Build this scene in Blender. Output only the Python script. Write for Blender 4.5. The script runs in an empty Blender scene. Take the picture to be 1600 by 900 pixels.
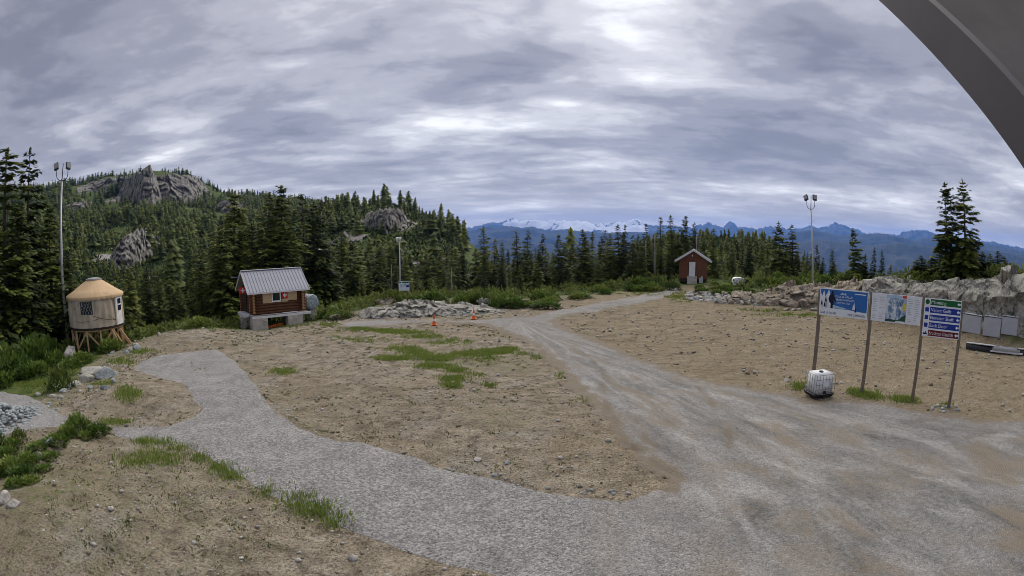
import bpy, bmesh, math, random
import numpy as np
from mathutils import Vector, Matrix

R = math.radians
scene = bpy.context.scene
COL = scene.collection
PI = math.pi

# ------------------------------------------------------------------ camera
CAM_H, TILT, FPX = 7.5, R(6.0), 850.0          # metres, downward tilt, focal length in 1600-px units
cam_d = bpy.data.cameras.new('camera')
cam = bpy.data.objects.new('camera', cam_d)
COL.objects.link(cam)
cam.location = (0, 0, CAM_H)
cam.rotation_euler = (PI / 2 - TILT, 0, 0)
cam_d.type = 'PANO'
cam_d.panorama_type = 'FISHEYE_EQUISOLID'
cam_d.sensor_fit = 'HORIZONTAL'
cam_d.sensor_width = 36.0
cam_d.sensor_height = 36.0 * 9 / 16
cam_d.fisheye_lens = FPX * 36.0 / 1600.0
cam_d.fisheye_fov = R(180)
cam_d.clip_start = 0.05
cam_d.clip_end = 60000
scene.camera = cam

# ------------------------------------------------------------------ world: overcast sky
GLOW_EL = R(29)                                 # where the cloud is thinnest
SUN_AZ, SUN_EL = R(13), R(50)                   # ahead of the camera, behind the cloud
world = bpy.data.worlds.new('World')
scene.world = world
world.use_nodes = True
wn, wl = world.node_tree.nodes, world.node_tree.links
wn.clear()


def N(nodes, kind, **kw):
    n = nodes.new(kind)
    for k, v in kw.items():
        if k.startswith('i_'):
            key = k[2:]
            n.inputs[int(key) if key.isdigit() else key.replace('_', ' ')].default_value = v
        else:
            setattr(n, k, v)
    return n


def mathn(nodes, links, op, a, b=None, c=None, clamp=False):
    n = nodes.new('ShaderNodeMath')
    n.operation = op
    n.use_clamp = clamp
    for i, v in enumerate((a, b, c)):
        if v is None:
            continue
        if isinstance(v, (int, float)):
            n.inputs[i].default_value = v
        else:
            links.new(v, n.inputs[i])
    return n.outputs[0]


def ramp(nodes, links, fac, stops, interp='LINEAR'):
    n = nodes.new('ShaderNodeValToRGB')
    n.color_ramp.interpolation = interp
    els = n.color_ramp.elements
    while len(els) < len(stops):
        els.new(0.5)
    for e, (p, c) in zip(els, stops):
        e.position = p
        e.color = (*c, 1) if len(c) == 3 else c
    links.new(fac, n.inputs[0])
    return n.outputs[0]


def mixc(nodes, links, fac, a, b, mode='MIX'):
    n = nodes.new('ShaderNodeMix')
    n.data_type = 'RGBA'
    n.blend_type = mode
    for sock, v in ((n.inputs[0], fac), (n.inputs[6], a), (n.inputs[7], b)):
        if isinstance(v, (int, float)):
            sock.default_value = v
        elif isinstance(v, tuple):
            sock.default_value = (*v, 1) if len(v) == 3 else v
        else:
            links.new(v, sock)
    return n.outputs[2]


def build_world():
    M = lambda *a, **k: mathn(wn, wl, *a, **k)
    tc = wn.new('ShaderNodeTexCoord')
    sep = wn.new('ShaderNodeSeparateXYZ')
    wl.new(tc.outputs['Generated'], sep.inputs[0])
    x, y, z = sep.outputs
    zc = M('MAXIMUM', z, 0.0)
    den = M('ADD', zc, 0.10)
    u, v = M('DIVIDE', x, den), M('DIVIDE', y, den)
    comb = wn.new('ShaderNodeCombineXYZ')
    wl.new(u, comb.inputs[0])
    wl.new(v, comb.inputs[1])

    def layer(rot, sx, sy, scale, detail, rough, dist, off):
        mp = wn.new('ShaderNodeMapping')
        mp.inputs['Rotation'].default_value = (0, 0, rot)
        mp.inputs['Scale'].default_value = (sx, sy, 1)
        mp.inputs['Location'].default_value = off
        wl.new(comb.outputs[0], mp.inputs[0])
        t = N(wn, 'ShaderNodeTexNoise', i_Scale=scale, i_Detail=detail, i_Roughness=rough, i_Distortion=dist)
        wl.new(mp.outputs[0], t.inputs['Vector'])
        return t.outputs['Fac']

    big = layer(R(14), 0.8, 1.0, 0.66, 3, 0.5, 0.15, (3.1, 1.7, 0))
    mid = layer(R(12), 0.72, 1.15, 1.05, 9, 0.56, 0.30, (0.4, 5.2, 0))
    fine = layer(R(30), 0.9, 1.1, 3.8, 9, 0.62, 0.35, (7.3, 2.2, 0))
    lump = M('ABSOLUTE', M('SUBTRACT', layer(R(22), 0.85, 1.1, 1.9, 5, 0.5, 0.2, (2.3, 8.2, 0)), 0.5))
    s = M('ADD', M('ADD', M('MULTIPLY', big, 0.52), M('MULTIPLY', mid, 0.42)), M('MULTIPLY', fine, 0.14))
    s = M('ADD', s, M('SUBTRACT', M('MULTIPLY', lump, 0.30), 0.012))
    sd = (math.sin(SUN_AZ) * math.cos(GLOW_EL), math.cos(SUN_AZ) * math.cos(GLOW_EL), math.sin(GLOW_EL))
    dot = wn.new('ShaderNodeVectorMath')
    dot.operation = 'DOT_PRODUCT'
    wl.new(tc.outputs['Generated'], dot.inputs[0])
    dot.inputs[1].default_value = sd
    glow = M('POWER', M('MAXIMUM', dot.outputs['Value'], 0.0), 90.0)
    s = M('ADD', s, M('MULTIPLY', glow, 0.20))
    cloud = ramp(wn, wl, s, [(0.33, (0.075, 0.075, 0.094)), (0.43, (0.112, 0.111, 0.132)), (0.51, (0.165, 0.163, 0.186)), (0.57, (0.238, 0.235, 0.256)),
                             (0.63, (0.34, 0.336, 0.352)), (0.70, (0.51, 0.508, 0.514)), (0.79, (0.82, 0.82, 0.81))], 'EASE')
    # towards the horizon the layer is seen edge-on: more even
    hz = M('POWER', M('SUBTRACT', 1.0, zc, clamp=True), 20.0)
    cloud = mixc(wn, wl, M('MULTIPLY', hz, 0.70), cloud, (0.58, 0.50, 0.40))
    sky = N(wn, 'ShaderNodeTexSky', sky_type='NISHITA', sun_disc=False)
    sky.sun_elevation = SUN_EL
    sky.sun_rotation = SUN_AZ
    sky.altitude = 1200
    blue = mixc(wn, wl, 1.0, sky.outputs[0], (0.10, 0.10, 0.10), 'MULTIPLY')
    col = mixc(wn, wl, 0.05, cloud, blue)
    bg = wn.new('ShaderNodeBackground')
    wl.new(col, bg.inputs['Color'])
    bg.inputs['Strength'].default_value = 1.0
    out = wn.new('ShaderNodeOutputWorld')
    wl.new(bg.outputs[0], out.inputs['Surface'])


build_world()

sun_d = bpy.data.lights.new('sun', 'SUN')
sun_d.energy = 1.5
sun_d.angle = R(75)
sun_d.color = (1.0, 0.94, 0.84)
sun = bpy.data.objects.new('sun', sun_d)
COL.objects.link(sun)
sun.rotation_euler = Vector((-math.sin(SUN_AZ) * math.cos(SUN_EL), -math.cos(SUN_AZ) * math.cos(SUN_EL),
                             -math.sin(SUN_EL))).to_track_quat('-Z', 'Y').to_euler()

vs = scene.view_settings
vs.view_transform = 'Standard'
vs.look = 'None'
vs.exposure = 1.1
vs.gamma = 1.0
vs.use_curve_mapping = False
scene.render.engine = 'CYCLES'
cy = scene.cycles
cy.use_denoising = True
cy.max_bounces = 5
cy.diffuse_bounces = 3
cy.glossy_bounces = 2
cy.transmission_bounces = 2
cy.volume_bounces = 0
cy.transparent_max_bounces = 8
cy.pixel_filter_type = 'BLACKMAN_HARRIS'
cy.filter_width = 0.8
cy.use_adaptive_sampling = True
cy.adaptive_threshold = 0.012

# ------------------------------------------------------------------ survey helpers: photo pixel -> place


def ray(px, py):
    x, y = (np.asarray(px, float) - 800) / FPX, -(np.asarray(py, float) - 450) / FPX
    r = np.hypot(x, y) + 1e-9
    th = 2 * np.arcsin(np.clip(r / 2, -0.99, 0.99))
    a, b, c = np.sin(th) * x / r, np.sin(th) * y / r, np.cos(th)
    ct, st = math.cos(TILT), math.sin(TILT)
    return a, c * ct + b * st, b * ct - c * st


def P(px, py, d):
    """the point d metres away (measured on the ground) seen at a pixel"""
    a, b, c = ray(px, py)
    k = d / math.hypot(a, b)
    return Vector((a * k, b * k, CAM_H + c * k))


# ------------------------------------------------------------------ noise
def hsh(ix, iy, iz, seed):
    n = (ix.astype(np.int64) * 374761393 + iy.astype(np.int64) * 668265263 + iz.astype(np.int64) * 2147483647 + seed * 1274126177) & 0xFFFFFFFF
    n = ((n ^ (n >> 13)) * 1274126177) & 0xFFFFFFFF
    n = ((n ^ (n >> 16)) * 2246822519) & 0xFFFFFFFF
    return ((n ^ (n >> 15)) & 0xFFFFFF) / float(0xFFFFFF)


def vnoise(x, y, seed=0):
    x, y = np.asarray(x, float), np.asarray(y, float)
    ix, iy = np.floor(x), np.floor(y)
    fx, fy = x - ix, y - iy
    fx, fy = fx * fx * (3 - 2 * fx), fy * fy * (3 - 2 * fy)
    z = np.zeros_like(ix)
    a, b = hsh(ix, iy, z, seed), hsh(ix + 1, iy, z, seed)
    c, d = hsh(ix, iy + 1, z, seed), hsh(ix + 1, iy + 1, z, seed)
    return (a + (b - a) * fx) * (1 - fy) + (c + (d - c) * fx) * fy


def fbm(x, y, seed=0, oct=4, gain=0.5):
    s, a, t = 0.0, 1.0, 0.0
    for o in range(oct):
        s = s + a * (vnoise(x * 2 ** o + 17.3 * o, y * 2 ** o - 9.1 * o, seed + o) - 0.5)
        t += a
        a *= gain
    return s / t * 2


def blocky(p, size, seed):
    """fractured-rock offset: nearest jittered cell, each cell a tilted plane. p (n,3)"""
    q = p / size
    base = np.floor(q)
    best = np.full(len(q), 1e9)
    off = np.zeros(len(q))
    for dx in (-1, 0, 1):
        for dy in (-1, 0, 1):
            for dz in (-1, 0, 1):
                c = base + (dx, dy, dz)
                j = np.stack([hsh(c[:, 0], c[:, 1], c[:, 2], seed + k) for k in range(3)], 1)
                f = c + j
                dd = q - f
                d2 = (dd ** 2).sum(1)
                g = np.stack([hsh(c[:, 0], c[:, 1], c[:, 2], seed + 5 + k) - 0.5 for k in range(3)], 1)
                h = hsh(c[:, 0], c[:, 1], c[:, 2], seed + 9) - 0.5
                o = h * 1.1 + (dd * g).sum(1) * 1.3
                m = d2 < best
                best[m] = d2[m]
                off[m] = o[m]
    return off


# ------------------------------------------------------------------ terrain
COLS = {
    -180: [(0, 0), (60, 0), (120, -3), (300, -10), (1000, -60), (3000, -400), (30000, -800)],
    -80: [(0, 0), (35, -.3), (50, -1.2), (80, -3), (150, -3), (300, 8), (600, 40), (900, 60), (1500, 0), (3000, -300), (30000, -800)],
    -56: [(0, 0), (26, 0), (32, -.3), (42, -.7), (50, -1.4), (70, -3), (110, -4.5), (160, -4), (230, 2), (300, 9), (450, 27), (600, 48), (800, 86), (950, 76), (1500, 0), (3000, -300), (30000, -800)],
    -48: [(0, 0), (28, 0), (42, -.4), (50, -1.2), (70, -4), (110, -6), (160, -5), (230, 1), (300, 8), (450, 27), (600, 50), (800, 90), (950, 80), (1500, 0), (3000, -300), (30000, -800)],
    -43: [(0, 0), (30, 0), (42, -.3), (50, -1.2), (70, -4), (110, -6.5), (160, -6), (230, 0), (300, 5), (360, 14), (450, 26), (600, 50), (700, 70), (790, 96), (820, 99), (950, 84), (1500, 0), (3000, -300), (30000, -800)],
    -39: [(0, 0), (30, 0), (44, 0), (52, -1.2), (70, -4), (110, -6.5), (160, -6), (230, 0), (300, 5), (360, 15), (450, 25), (600, 52), (720, 74), (780, 104), (820, 108), (950, 90), (1500, 0), (3000, -300), (30000, -800)],
    -33.5: [(0, 0), (30, 0), (46, .1), (52, -.8), (70, -3.5), (110, -6.5), (160, -6), (230, 0), (300, 6), (450, 22), (600, 48), (730, 66), (785, 90), (830, 93), (950, 80), (1500, 0), (3000, -300), (30000, -800)],
    -31.5: [(0, 0), (30, 0), (45, -.1), (52, -.9), (70, -3.5), (110, -6.5), (160, -6), (230, 0), (300, 6), (450, 20), (600, 42), (730, 56), (790, 72), (830, 76), (950, 66), (1500, 0), (3000, -300), (30000, -800)],
    -27: [(0, 0), (30, 0), (42, -.2), (47, -.75), (54, -1.2), (70, -3), (110, -6), (160, -5), (230, 2), (300, 9), (450, 22), (600, 40), (800, 62), (950, 50), (1500, -30), (3000, -300), (30000, -800)],
    -20: [(0, 0), (30, 0), (46, -.15), (54, -.6), (70, -2.5), (110, -6), (150, -4), (200, 5), (250, 14), (290, 17), (450, 22), (600, 35), (800, 44), (950, 30), (1500, -60), (3000, -400), (30000, -800)],
    -13.5: [(0, 0), (30, 0), (50, 0), (56, .3), (62, .1), (75, -2), (110, -5.5), (150, -3), (200, 6), (235, 15), (270, 21.5), (320, 20), (450, 0), (800, -60), (1500, -250), (3000, -600), (30000, -800)],
    -8: [(0, 0), (30, 0), (50, 0), (56, .3), (62, .1), (75, -2), (110, -5.5), (150, -3), (200, 4), (245, 11.5), (270, 12), (320, 8), (450, -30), (800, -120), (1500, -300), (3000, -650), (30000, -800)],
    -4: [(0, 0), (30, 0), (50, 0), (56, .2), (62, 0), (75, -1.5), (110, -4.5), (150, -3.5), (200, -1), (245, 1.5), (290, -6), (450, -60), (800, -180), (1500, -350), (3000, -650), (30000, -800)],
    2: [(0, 0), (30, 0), (50, 0), (60, .1), (75, -1), (110, -4), (150, -8), (220, -20), (300, -45), (450, -90), (800, -220), (1500, -400), (3000, -700), (30000, -800)],
    9: [(0, 0), (30, 0), (50, 0), (60, .35), (70, .2), (85, -.8), (120, -3), (170, -6), (240, -18), (300, -40), (450, -90), (800, -220), (1500, -400), (3000, -700), (30000, -800)],
    15: [(0, 0), (30, 0), (50, 0), (58, .25), (70, .9), (85, .8), (120, 1), (170, 2), (220, 3), (260, 0), (320, -25), (450, -90), (800, -220), (1500, -400), (3000, -700), (30000, -800)],
    20: [(0, 0), (30, 0), (50, 0), (58, .3), (68, 1.25), (78, 1.3), (95, 1.2), (130, 2), (180, 4), (220, 5), (260, 2), (320, -20), (450, -90), (800, -220), (1500, -400), (3000, -700), (30000, -800)],
    27: [(0, 0), (30, 0), (46, .05), (56, .5), (60, 1.7), (66, 1.9), (80, 1.4), (100, 1), (140, 2), (190, 4), (225, 3.5), (260, -1), (320, -20), (450, -90), (800, -220), (1500, -400), (3000, -700), (30000, -800)],
    32: [(0, 0), (30, 0), (46, .05), (55, .5), (58.5, 1.9), (66, 2.1), (80, 1), (100, -1), (140, -3), (200, -12), (260, -25), (450, -110), (800, -240), (1500, -420), (3000, -700), (30000, -800)],
    37: [(0, 0), (30, 0), (46, .05), (53, .5), (57, 2.9), (66, 2.8), (80, .5), (100, -3), (140, -9), (200, -20), (450, -120), (800, -250), (1500, -450), (3000, -700), (30000, -800)],
    42: [(0, 0), (30, 0), (46, .05), (51.5, .5), (54.5, 3.9), (62, 3.7), (75, 1), (100, -6), (140, -14), (200, -30), (450, -130), (800, -260), (1500, -450), (3000, -700), (30000, -800)],
    48.6: [(0, 0), (30, 0), (45, .05), (48.5, .5), (51.5, 4.6), (60, 4.7), (72, 2), (100, -6), (140, -14), (200, -30), (450, -130), (800, -260), (1500, -450), (3000, -700), (30000, -800)],
    56: [(0, 0), (30, 0), (43, .05), (46, .5), (49, 5.3), (60, 5.2), (72, 3), (100, -5), (140, -13), (200, -30), (450, -130), (800, -260), (1500, -450), (3000, -700), (30000, -800)],
    80: [(0, 0), (30, 0), (42, .1), (45, .5), (49, 5), (60, 5), (100, 0), (200, -20), (800, -260), (1500, -450), (3000, -700), (30000, -800)],
    180: [(0, 0), (60, 0), (120, -3), (300, -10), (1000, -60), (3000, -400), (30000, -800)],
}
_AZ = np.arange(-180, 180.01, 0.5)
_LD = np.linspace(math.log(3.0), math.log(30000.0), 700)


def _table():
    keys = sorted(COLS)
    prof = np.array([np.interp(np.exp(_LD), [p[0] for p in COLS[k]], [p[1] for p in COLS[k]]) for k in keys])
    t = np.empty((len(_AZ), len(_LD)))
    for j in range(len(_LD)):
        t[:, j] = np.interp(_AZ, keys, prof[:, j])
    for ax, w in ((0, 2), (1, 1), (1, 1)):
        k = np.array([1, 2, 1.0]) if w == 1 else np.array([1, 2, 3, 2, 1.0])
        k /= k.sum()
        pad = len(k) // 2
        tp = np.pad(t, [(pad, pad) if a == ax else (0, 0) for a in (0, 1)], mode='edge')
        t = sum(k[i] * np.take(tp, range(i, i + t.shape[ax]), axis=ax) for i in range(len(k)))
    return t


_T = _table()


def sstep(a, b, x):
    t = np.clip((x - a) / (b - a), 0, 1)
    return t * t * (3 - 2 * t)


def base_h(x, y):
    x, y = np.asarray(x, float), np.asarray(y, float)
    d = np.maximum(np.hypot(x, y), 3.0)
    az = np.degrees(np.arctan2(x, y))
    fa = np.clip((az + 180) / 0.5, 0, len(_AZ) - 1.001)
    fd = np.clip((np.log(d) - _LD[0]) / (_LD[1] - _LD[0]), 0, len(_LD) - 1.001)
    ia, id_ = fa.astype(int), fd.astype(int)
    ta, td = fa - ia, fd - id_
    return (_T[ia, id_] * (1 - ta) + _T[ia + 1, id_] * ta) * (1 - td) + (_T[ia, id_ + 1] * (1 - ta) + _T[ia + 1, id_ + 1] * ta) * td


BUMPS = []      # (x, y, radius, height) mounds of the worked ground


def height(x, y):
    x, y = np.asarray(x, float), np.asarray(y, float)
    d = np.hypot(x, y)
    z = base_h(x, y)
    z = z + 0.16 * fbm(x / 7.0, y / 7.0, 3, 3) * sstep(6, 14, d) + 0.035 * fbm(x / 0.9, y / 0.9, 11, 3)
    far = sstep(60, 140, d)
    z = z + far * (2.0 * fbm(x / 30, y / 30, 21, 4) + np.minimum(d, 500) * 0.011 * fbm(x / 90, y / 90, 27, 5, 0.55))
    z = z + sstep(1200, 4000, d) * 120 * fbm(x / 1500, y / 1500, 31, 5)
    for bx, by, br, bh in BUMPS:
        z = z + bh * np.exp(-((x - bx) ** 2 + (y - by) ** 2) / (br * br))
    return z


def G(px, py):
    """where the sight line of a pixel meets the ground (arrays or scalars) -> x, y, z"""
    a, b, c = ray(px, py)
    a, b, c = np.atleast_1d(a), np.atleast_1d(b), np.atleast_1d(c)
    k = np.hypot(a, b)
    a, b, c = a / k, b / k, c / k
    ts = np.concatenate([np.linspace(3.5, 80, 150), np.geomspace(81, 900, 120)])
    zz = CAM_H + c[:, None] * ts
    und = zz <= height(a[:, None] * ts, b[:, None] * ts)
    i = und.argmax(1)
    h, l = ts[i], ts[np.maximum(i - 1, 0)]
    for _ in range(9):
        m = (l + h) / 2
        u = CAM_H + c * m <= height(a * m, b * m)
        h = np.where(u, m, h)
        l = np.where(u, l, m)
    hit = np.where(und.any(1), h, np.nan)
    hit = np.where(np.isnan(hit), 300.0, hit)
    x, y = a * hit, b * hit
    return x, y, height(x, y)


def G1(px, py):
    x, y, z = G(px, py)
    return Vector((float(x[0]), float(y[0]), float(z[0])))


def bump(px, py, r, h):
    v = G1(px, py)
    BUMPS.append((v.x, v.y, r, h))


for b in ((285, 525, 4.5, 0.40), (215, 625, 3.0, 0.35), (250, 760, 4.0, 0.35), (60, 820, 3.0, 0.5), (600, 640, 7, 0.25), (480, 570, 5, 0.15),
          (880, 700, 4, 0.15), (60, 690, 2.5, 0.35), (0, 655, 2.5, 0.3), (905, 486, 6.0, 0.35), (1240, 540, 8, 0.2), (1540, 600, 5, 0.25)):
    bump(*b)


def zg(x, y):
    return float(height(x, y))


# ------------------------------------------------------------------ mesh helpers
def mesh_np(name, V, F, attrs=None, smooth=False):
    """F: (n,3) or (n,4) int array, or a list of such arrays"""
    Fs = F if isinstance(F, list) else [F]
    Fs = [np.asarray(f, np.int32) for f in Fs if len(f)]
    V = np.asarray(V, np.float32)
    me = bpy.data.meshes.new(name)
    me.vertices.add(len(V))
    me.vertices.foreach_set('co', V.ravel())
    tot = np.concatenate([np.full(len(f), f.shape[1], np.int32) for f in Fs])
    idx = np.concatenate([f.ravel() for f in Fs])
    me.loops.add(len(idx))
    me.loops.foreach_set('vertex_index', idx)
    me.polygons.add(len(tot))
    me.polygons.foreach_set('loop_start', np.concatenate([[0], np.cumsum(tot)[:-1]]).astype(np.int32))
    me.polygons.foreach_set('loop_total', tot)
    if smooth:
        me.polygons.foreach_set('use_smooth', np.ones(len(tot), bool))
    for k, a in (attrs or {}).items():
        a = np.asarray(a, np.float32)
        if a.ndim == 1:
            at = me.attributes.new(k, 'FLOAT', 'POINT')
            at.data.foreach_set('value', a)
        else:
            at = me.attributes.new(k, 'FLOAT_COLOR', 'POINT')
            at.data.foreach_set('color', np.concatenate([a, np.ones((len(a), 4 - a.shape[1]), np.float32)], 1).ravel())
    me.update(calc_edges=True)
    me.validate()
    return me


def add(name, me, mat, parent=None, loc=None, rot=None, scale=None):
    o = bpy.data.objects.new(name, me)
    COL.objects.link(o)
    if mat is not None and me is not None and len(me.materials) == 0:
        me.materials.append(mat)
    if parent is not None:
        o.parent = parent
    if loc is not None:
        o.location = loc
    if rot is not None:
        o.rotation_euler = rot
    if scale is not None:
        o.scale = scale
    return o


def tag(o, label=None, cat=None, group=None, kind=None):
    for k, v in (('label', label), ('category', cat), ('group', group), ('kind', kind)):
        if v:
            o[k] = v
    return o


def thing(name, label, cat, loc=(0, 0, 0), rz=0.0, group=None):
    o = bpy.data.objects.new(name, None)
    COL.objects.link(o)
    o.location = loc
    o.rotation_euler = (0, 0, rz)
    o.empty_display_size = 0.3
    return tag(o, label, cat, group)


class MB:
    """collects boxes, tubes and sheets of ONE part"""

    def __init__(self):
        self.v, self.f = [], []

    def raw(self, v, f):
        o = len(self.v)
        self.v += [tuple(p) for p in v]
        self.f += [tuple(i + o for i in q) for q in f]
        return self

    def box(self, c, s, rot=None):
        sx, sy, sz = s[0] / 2, s[1] / 2, s[2] / 2
        p = [Vector((a * sx, b * sy, d * sz)) for d in (-1, 1) for b in (-1, 1) for a in (-1, 1)]
        if rot is not None:
            p = [rot @ q for q in p]
        p = [q + Vector(c) for q in p]
        return self.raw(p, [(0, 2, 3, 1), (4, 5, 7, 6), (0, 1, 5, 4), (2, 6, 7, 3), (0, 4, 6, 2), (1, 3, 7, 5)])

    def beam(self, a, b, w, h):
        a, b = Vector(a), Vector(b)
        d = b - a
        q = d.to_track_quat('X', 'Z').to_matrix()
        return self.box((a + b) / 2, (d.length, w, h), q)

    def tube(self, pts, rad, n=8, caps=True):
        pts = [Vector(p) for p in pts]
        rad = rad if isinstance(rad, (list, tuple)) else [rad] * len(pts)
        v, f = [], []
        for i, p in enumerate(pts):
            t = (pts[min(i + 1, len(pts) - 1)] - pts[max(i - 1, 0)]).normalized()
            up = Vector((0, 0, 1)) if abs(t.z) < 0.9 else Vector((0, 1, 0))
            s = t.cross(up).normalized()
            u = s.cross(t)
            for k in range(n):
                a = 2 * PI * k / n
                v.append(p + (s * math.cos(a) + u * math.sin(a)) * rad[i])
        for i in range(len(pts) - 1):
            for k in range(n):
                f.append((i * n + k, i * n + (k + 1) % n, (i + 1) * n + (k + 1) % n, (i + 1) * n + k))
        if caps:
            f.append(tuple(range(n)))
            f.append(tuple((len(pts) - 1) * n + k for k in reversed(range(n))))
        return self.raw(v, f)

    def mesh(self, name, smooth=False):
        me = bpy.data.meshes.new(name)
        me.from_pydata([tuple(p) for p in self.v], [], self.f)
        bm = bmesh.new()
        bm.from_mesh(me)
        bmesh.ops.recalc_face_normals(bm, faces=bm.faces)
        bm.to_mesh(me)
        bm.free()
        if smooth:
            for p in me.polygons:
                p.use_smooth = True
        return me

    def build(self, name, mat, parent=None, bevel=0.0, smooth=False, **kw):
        o = add(name, self.mesh(name, smooth), mat, parent, **kw)
        if bevel:
            m = o.modifiers.new('bevel', 'BEVEL')
            m.width = bevel
            m.segments = 2
            m.limit_method = 'ANGLE'
        return o


# ------------------------------------------------------------------ materials
def newmat(name):
    m = bpy.data.materials.new(name)
    m.use_nodes = True
    nt = m.node_tree
    nt.nodes.clear()
    out = nt.nodes.new('ShaderNodeOutputMaterial')
    b = nt.nodes.new('ShaderNodeBsdfPrincipled')
    nt.links.new(b.outputs[0], out.inputs[0])
    b.inputs['Specular IOR Level'].default_value = 0.25
    return m, nt.nodes, nt.links, b, out


def noise(nd, lk, scale, detail=4, rough=0.55, dist=0.0, vec=None, stretch=None, coord='Object', rot=None):
    if vec is None:
        tc = nd.new('ShaderNodeTexCoord')
        vec = tc.outputs[coord]
    if stretch is not None:
        mp = nd.new('ShaderNodeMapping')
        mp.inputs['Scale'].default_value = stretch
        if rot:
            mp.inputs['Rotation'].default_value = rot
        lk.new(vec, mp.inputs[0])
        vec = mp.outputs[0]
    t = N(nd, 'ShaderNodeTexNoise', i_Scale=scale, i_Detail=detail, i_Roughness=rough, i_Distortion=dist)
    lk.new(vec, t.inputs['Vector'])
    return t.outputs['Fac']


def bumpn(nd, lk, hgt, strength, dist, bsdf):
    b = nd.new('ShaderNodeBump')
    b.inputs['Strength'].default_value = strength
    b.inputs['Distance'].default_value = dist
    lk.new(hgt, b.inputs['Height'])
    lk.new(b.outputs[0], bsdf.inputs['Normal'])


def simple(name, col, rough=0.7, var=0.25, scale=6.0, metal=0.0, bump=0.0, spec=None, stretch=None, dirt=None):
    """one-colour surface with uneven tone, streaks and a little relief"""
    m, nd, lk, b, _ = newmat(name)
    f = noise(nd, lk, scale, 6, 0.6, stretch=stretch)
    lo = tuple(c * (1 - var) for c in col)
    hi = tuple(min(1, c * (1 + var)) for c in col)
    c = ramp(nd, lk, f, [(0.3, lo), (0.7, hi)])
    if dirt:
        g = noise(nd, lk, scale * 0.35, 5, 0.65)
        c = mixc(nd, lk, ramp(nd, lk, g, [(0.5, (0, 0, 0)), (0.72, (0.6, 0.6, 0.6))]), c, dirt)
    lk.new(c, b.inputs['Base Color'])
    b.inputs['Roughness'].default_value = rough
    b.inputs['Metallic'].default_value = metal
    if spec is not None:
        b.inputs['Specular IOR Level'].default_value = spec
    if bump:
        bumpn(nd, lk, f, bump, 0.02, b)
    return m


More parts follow.
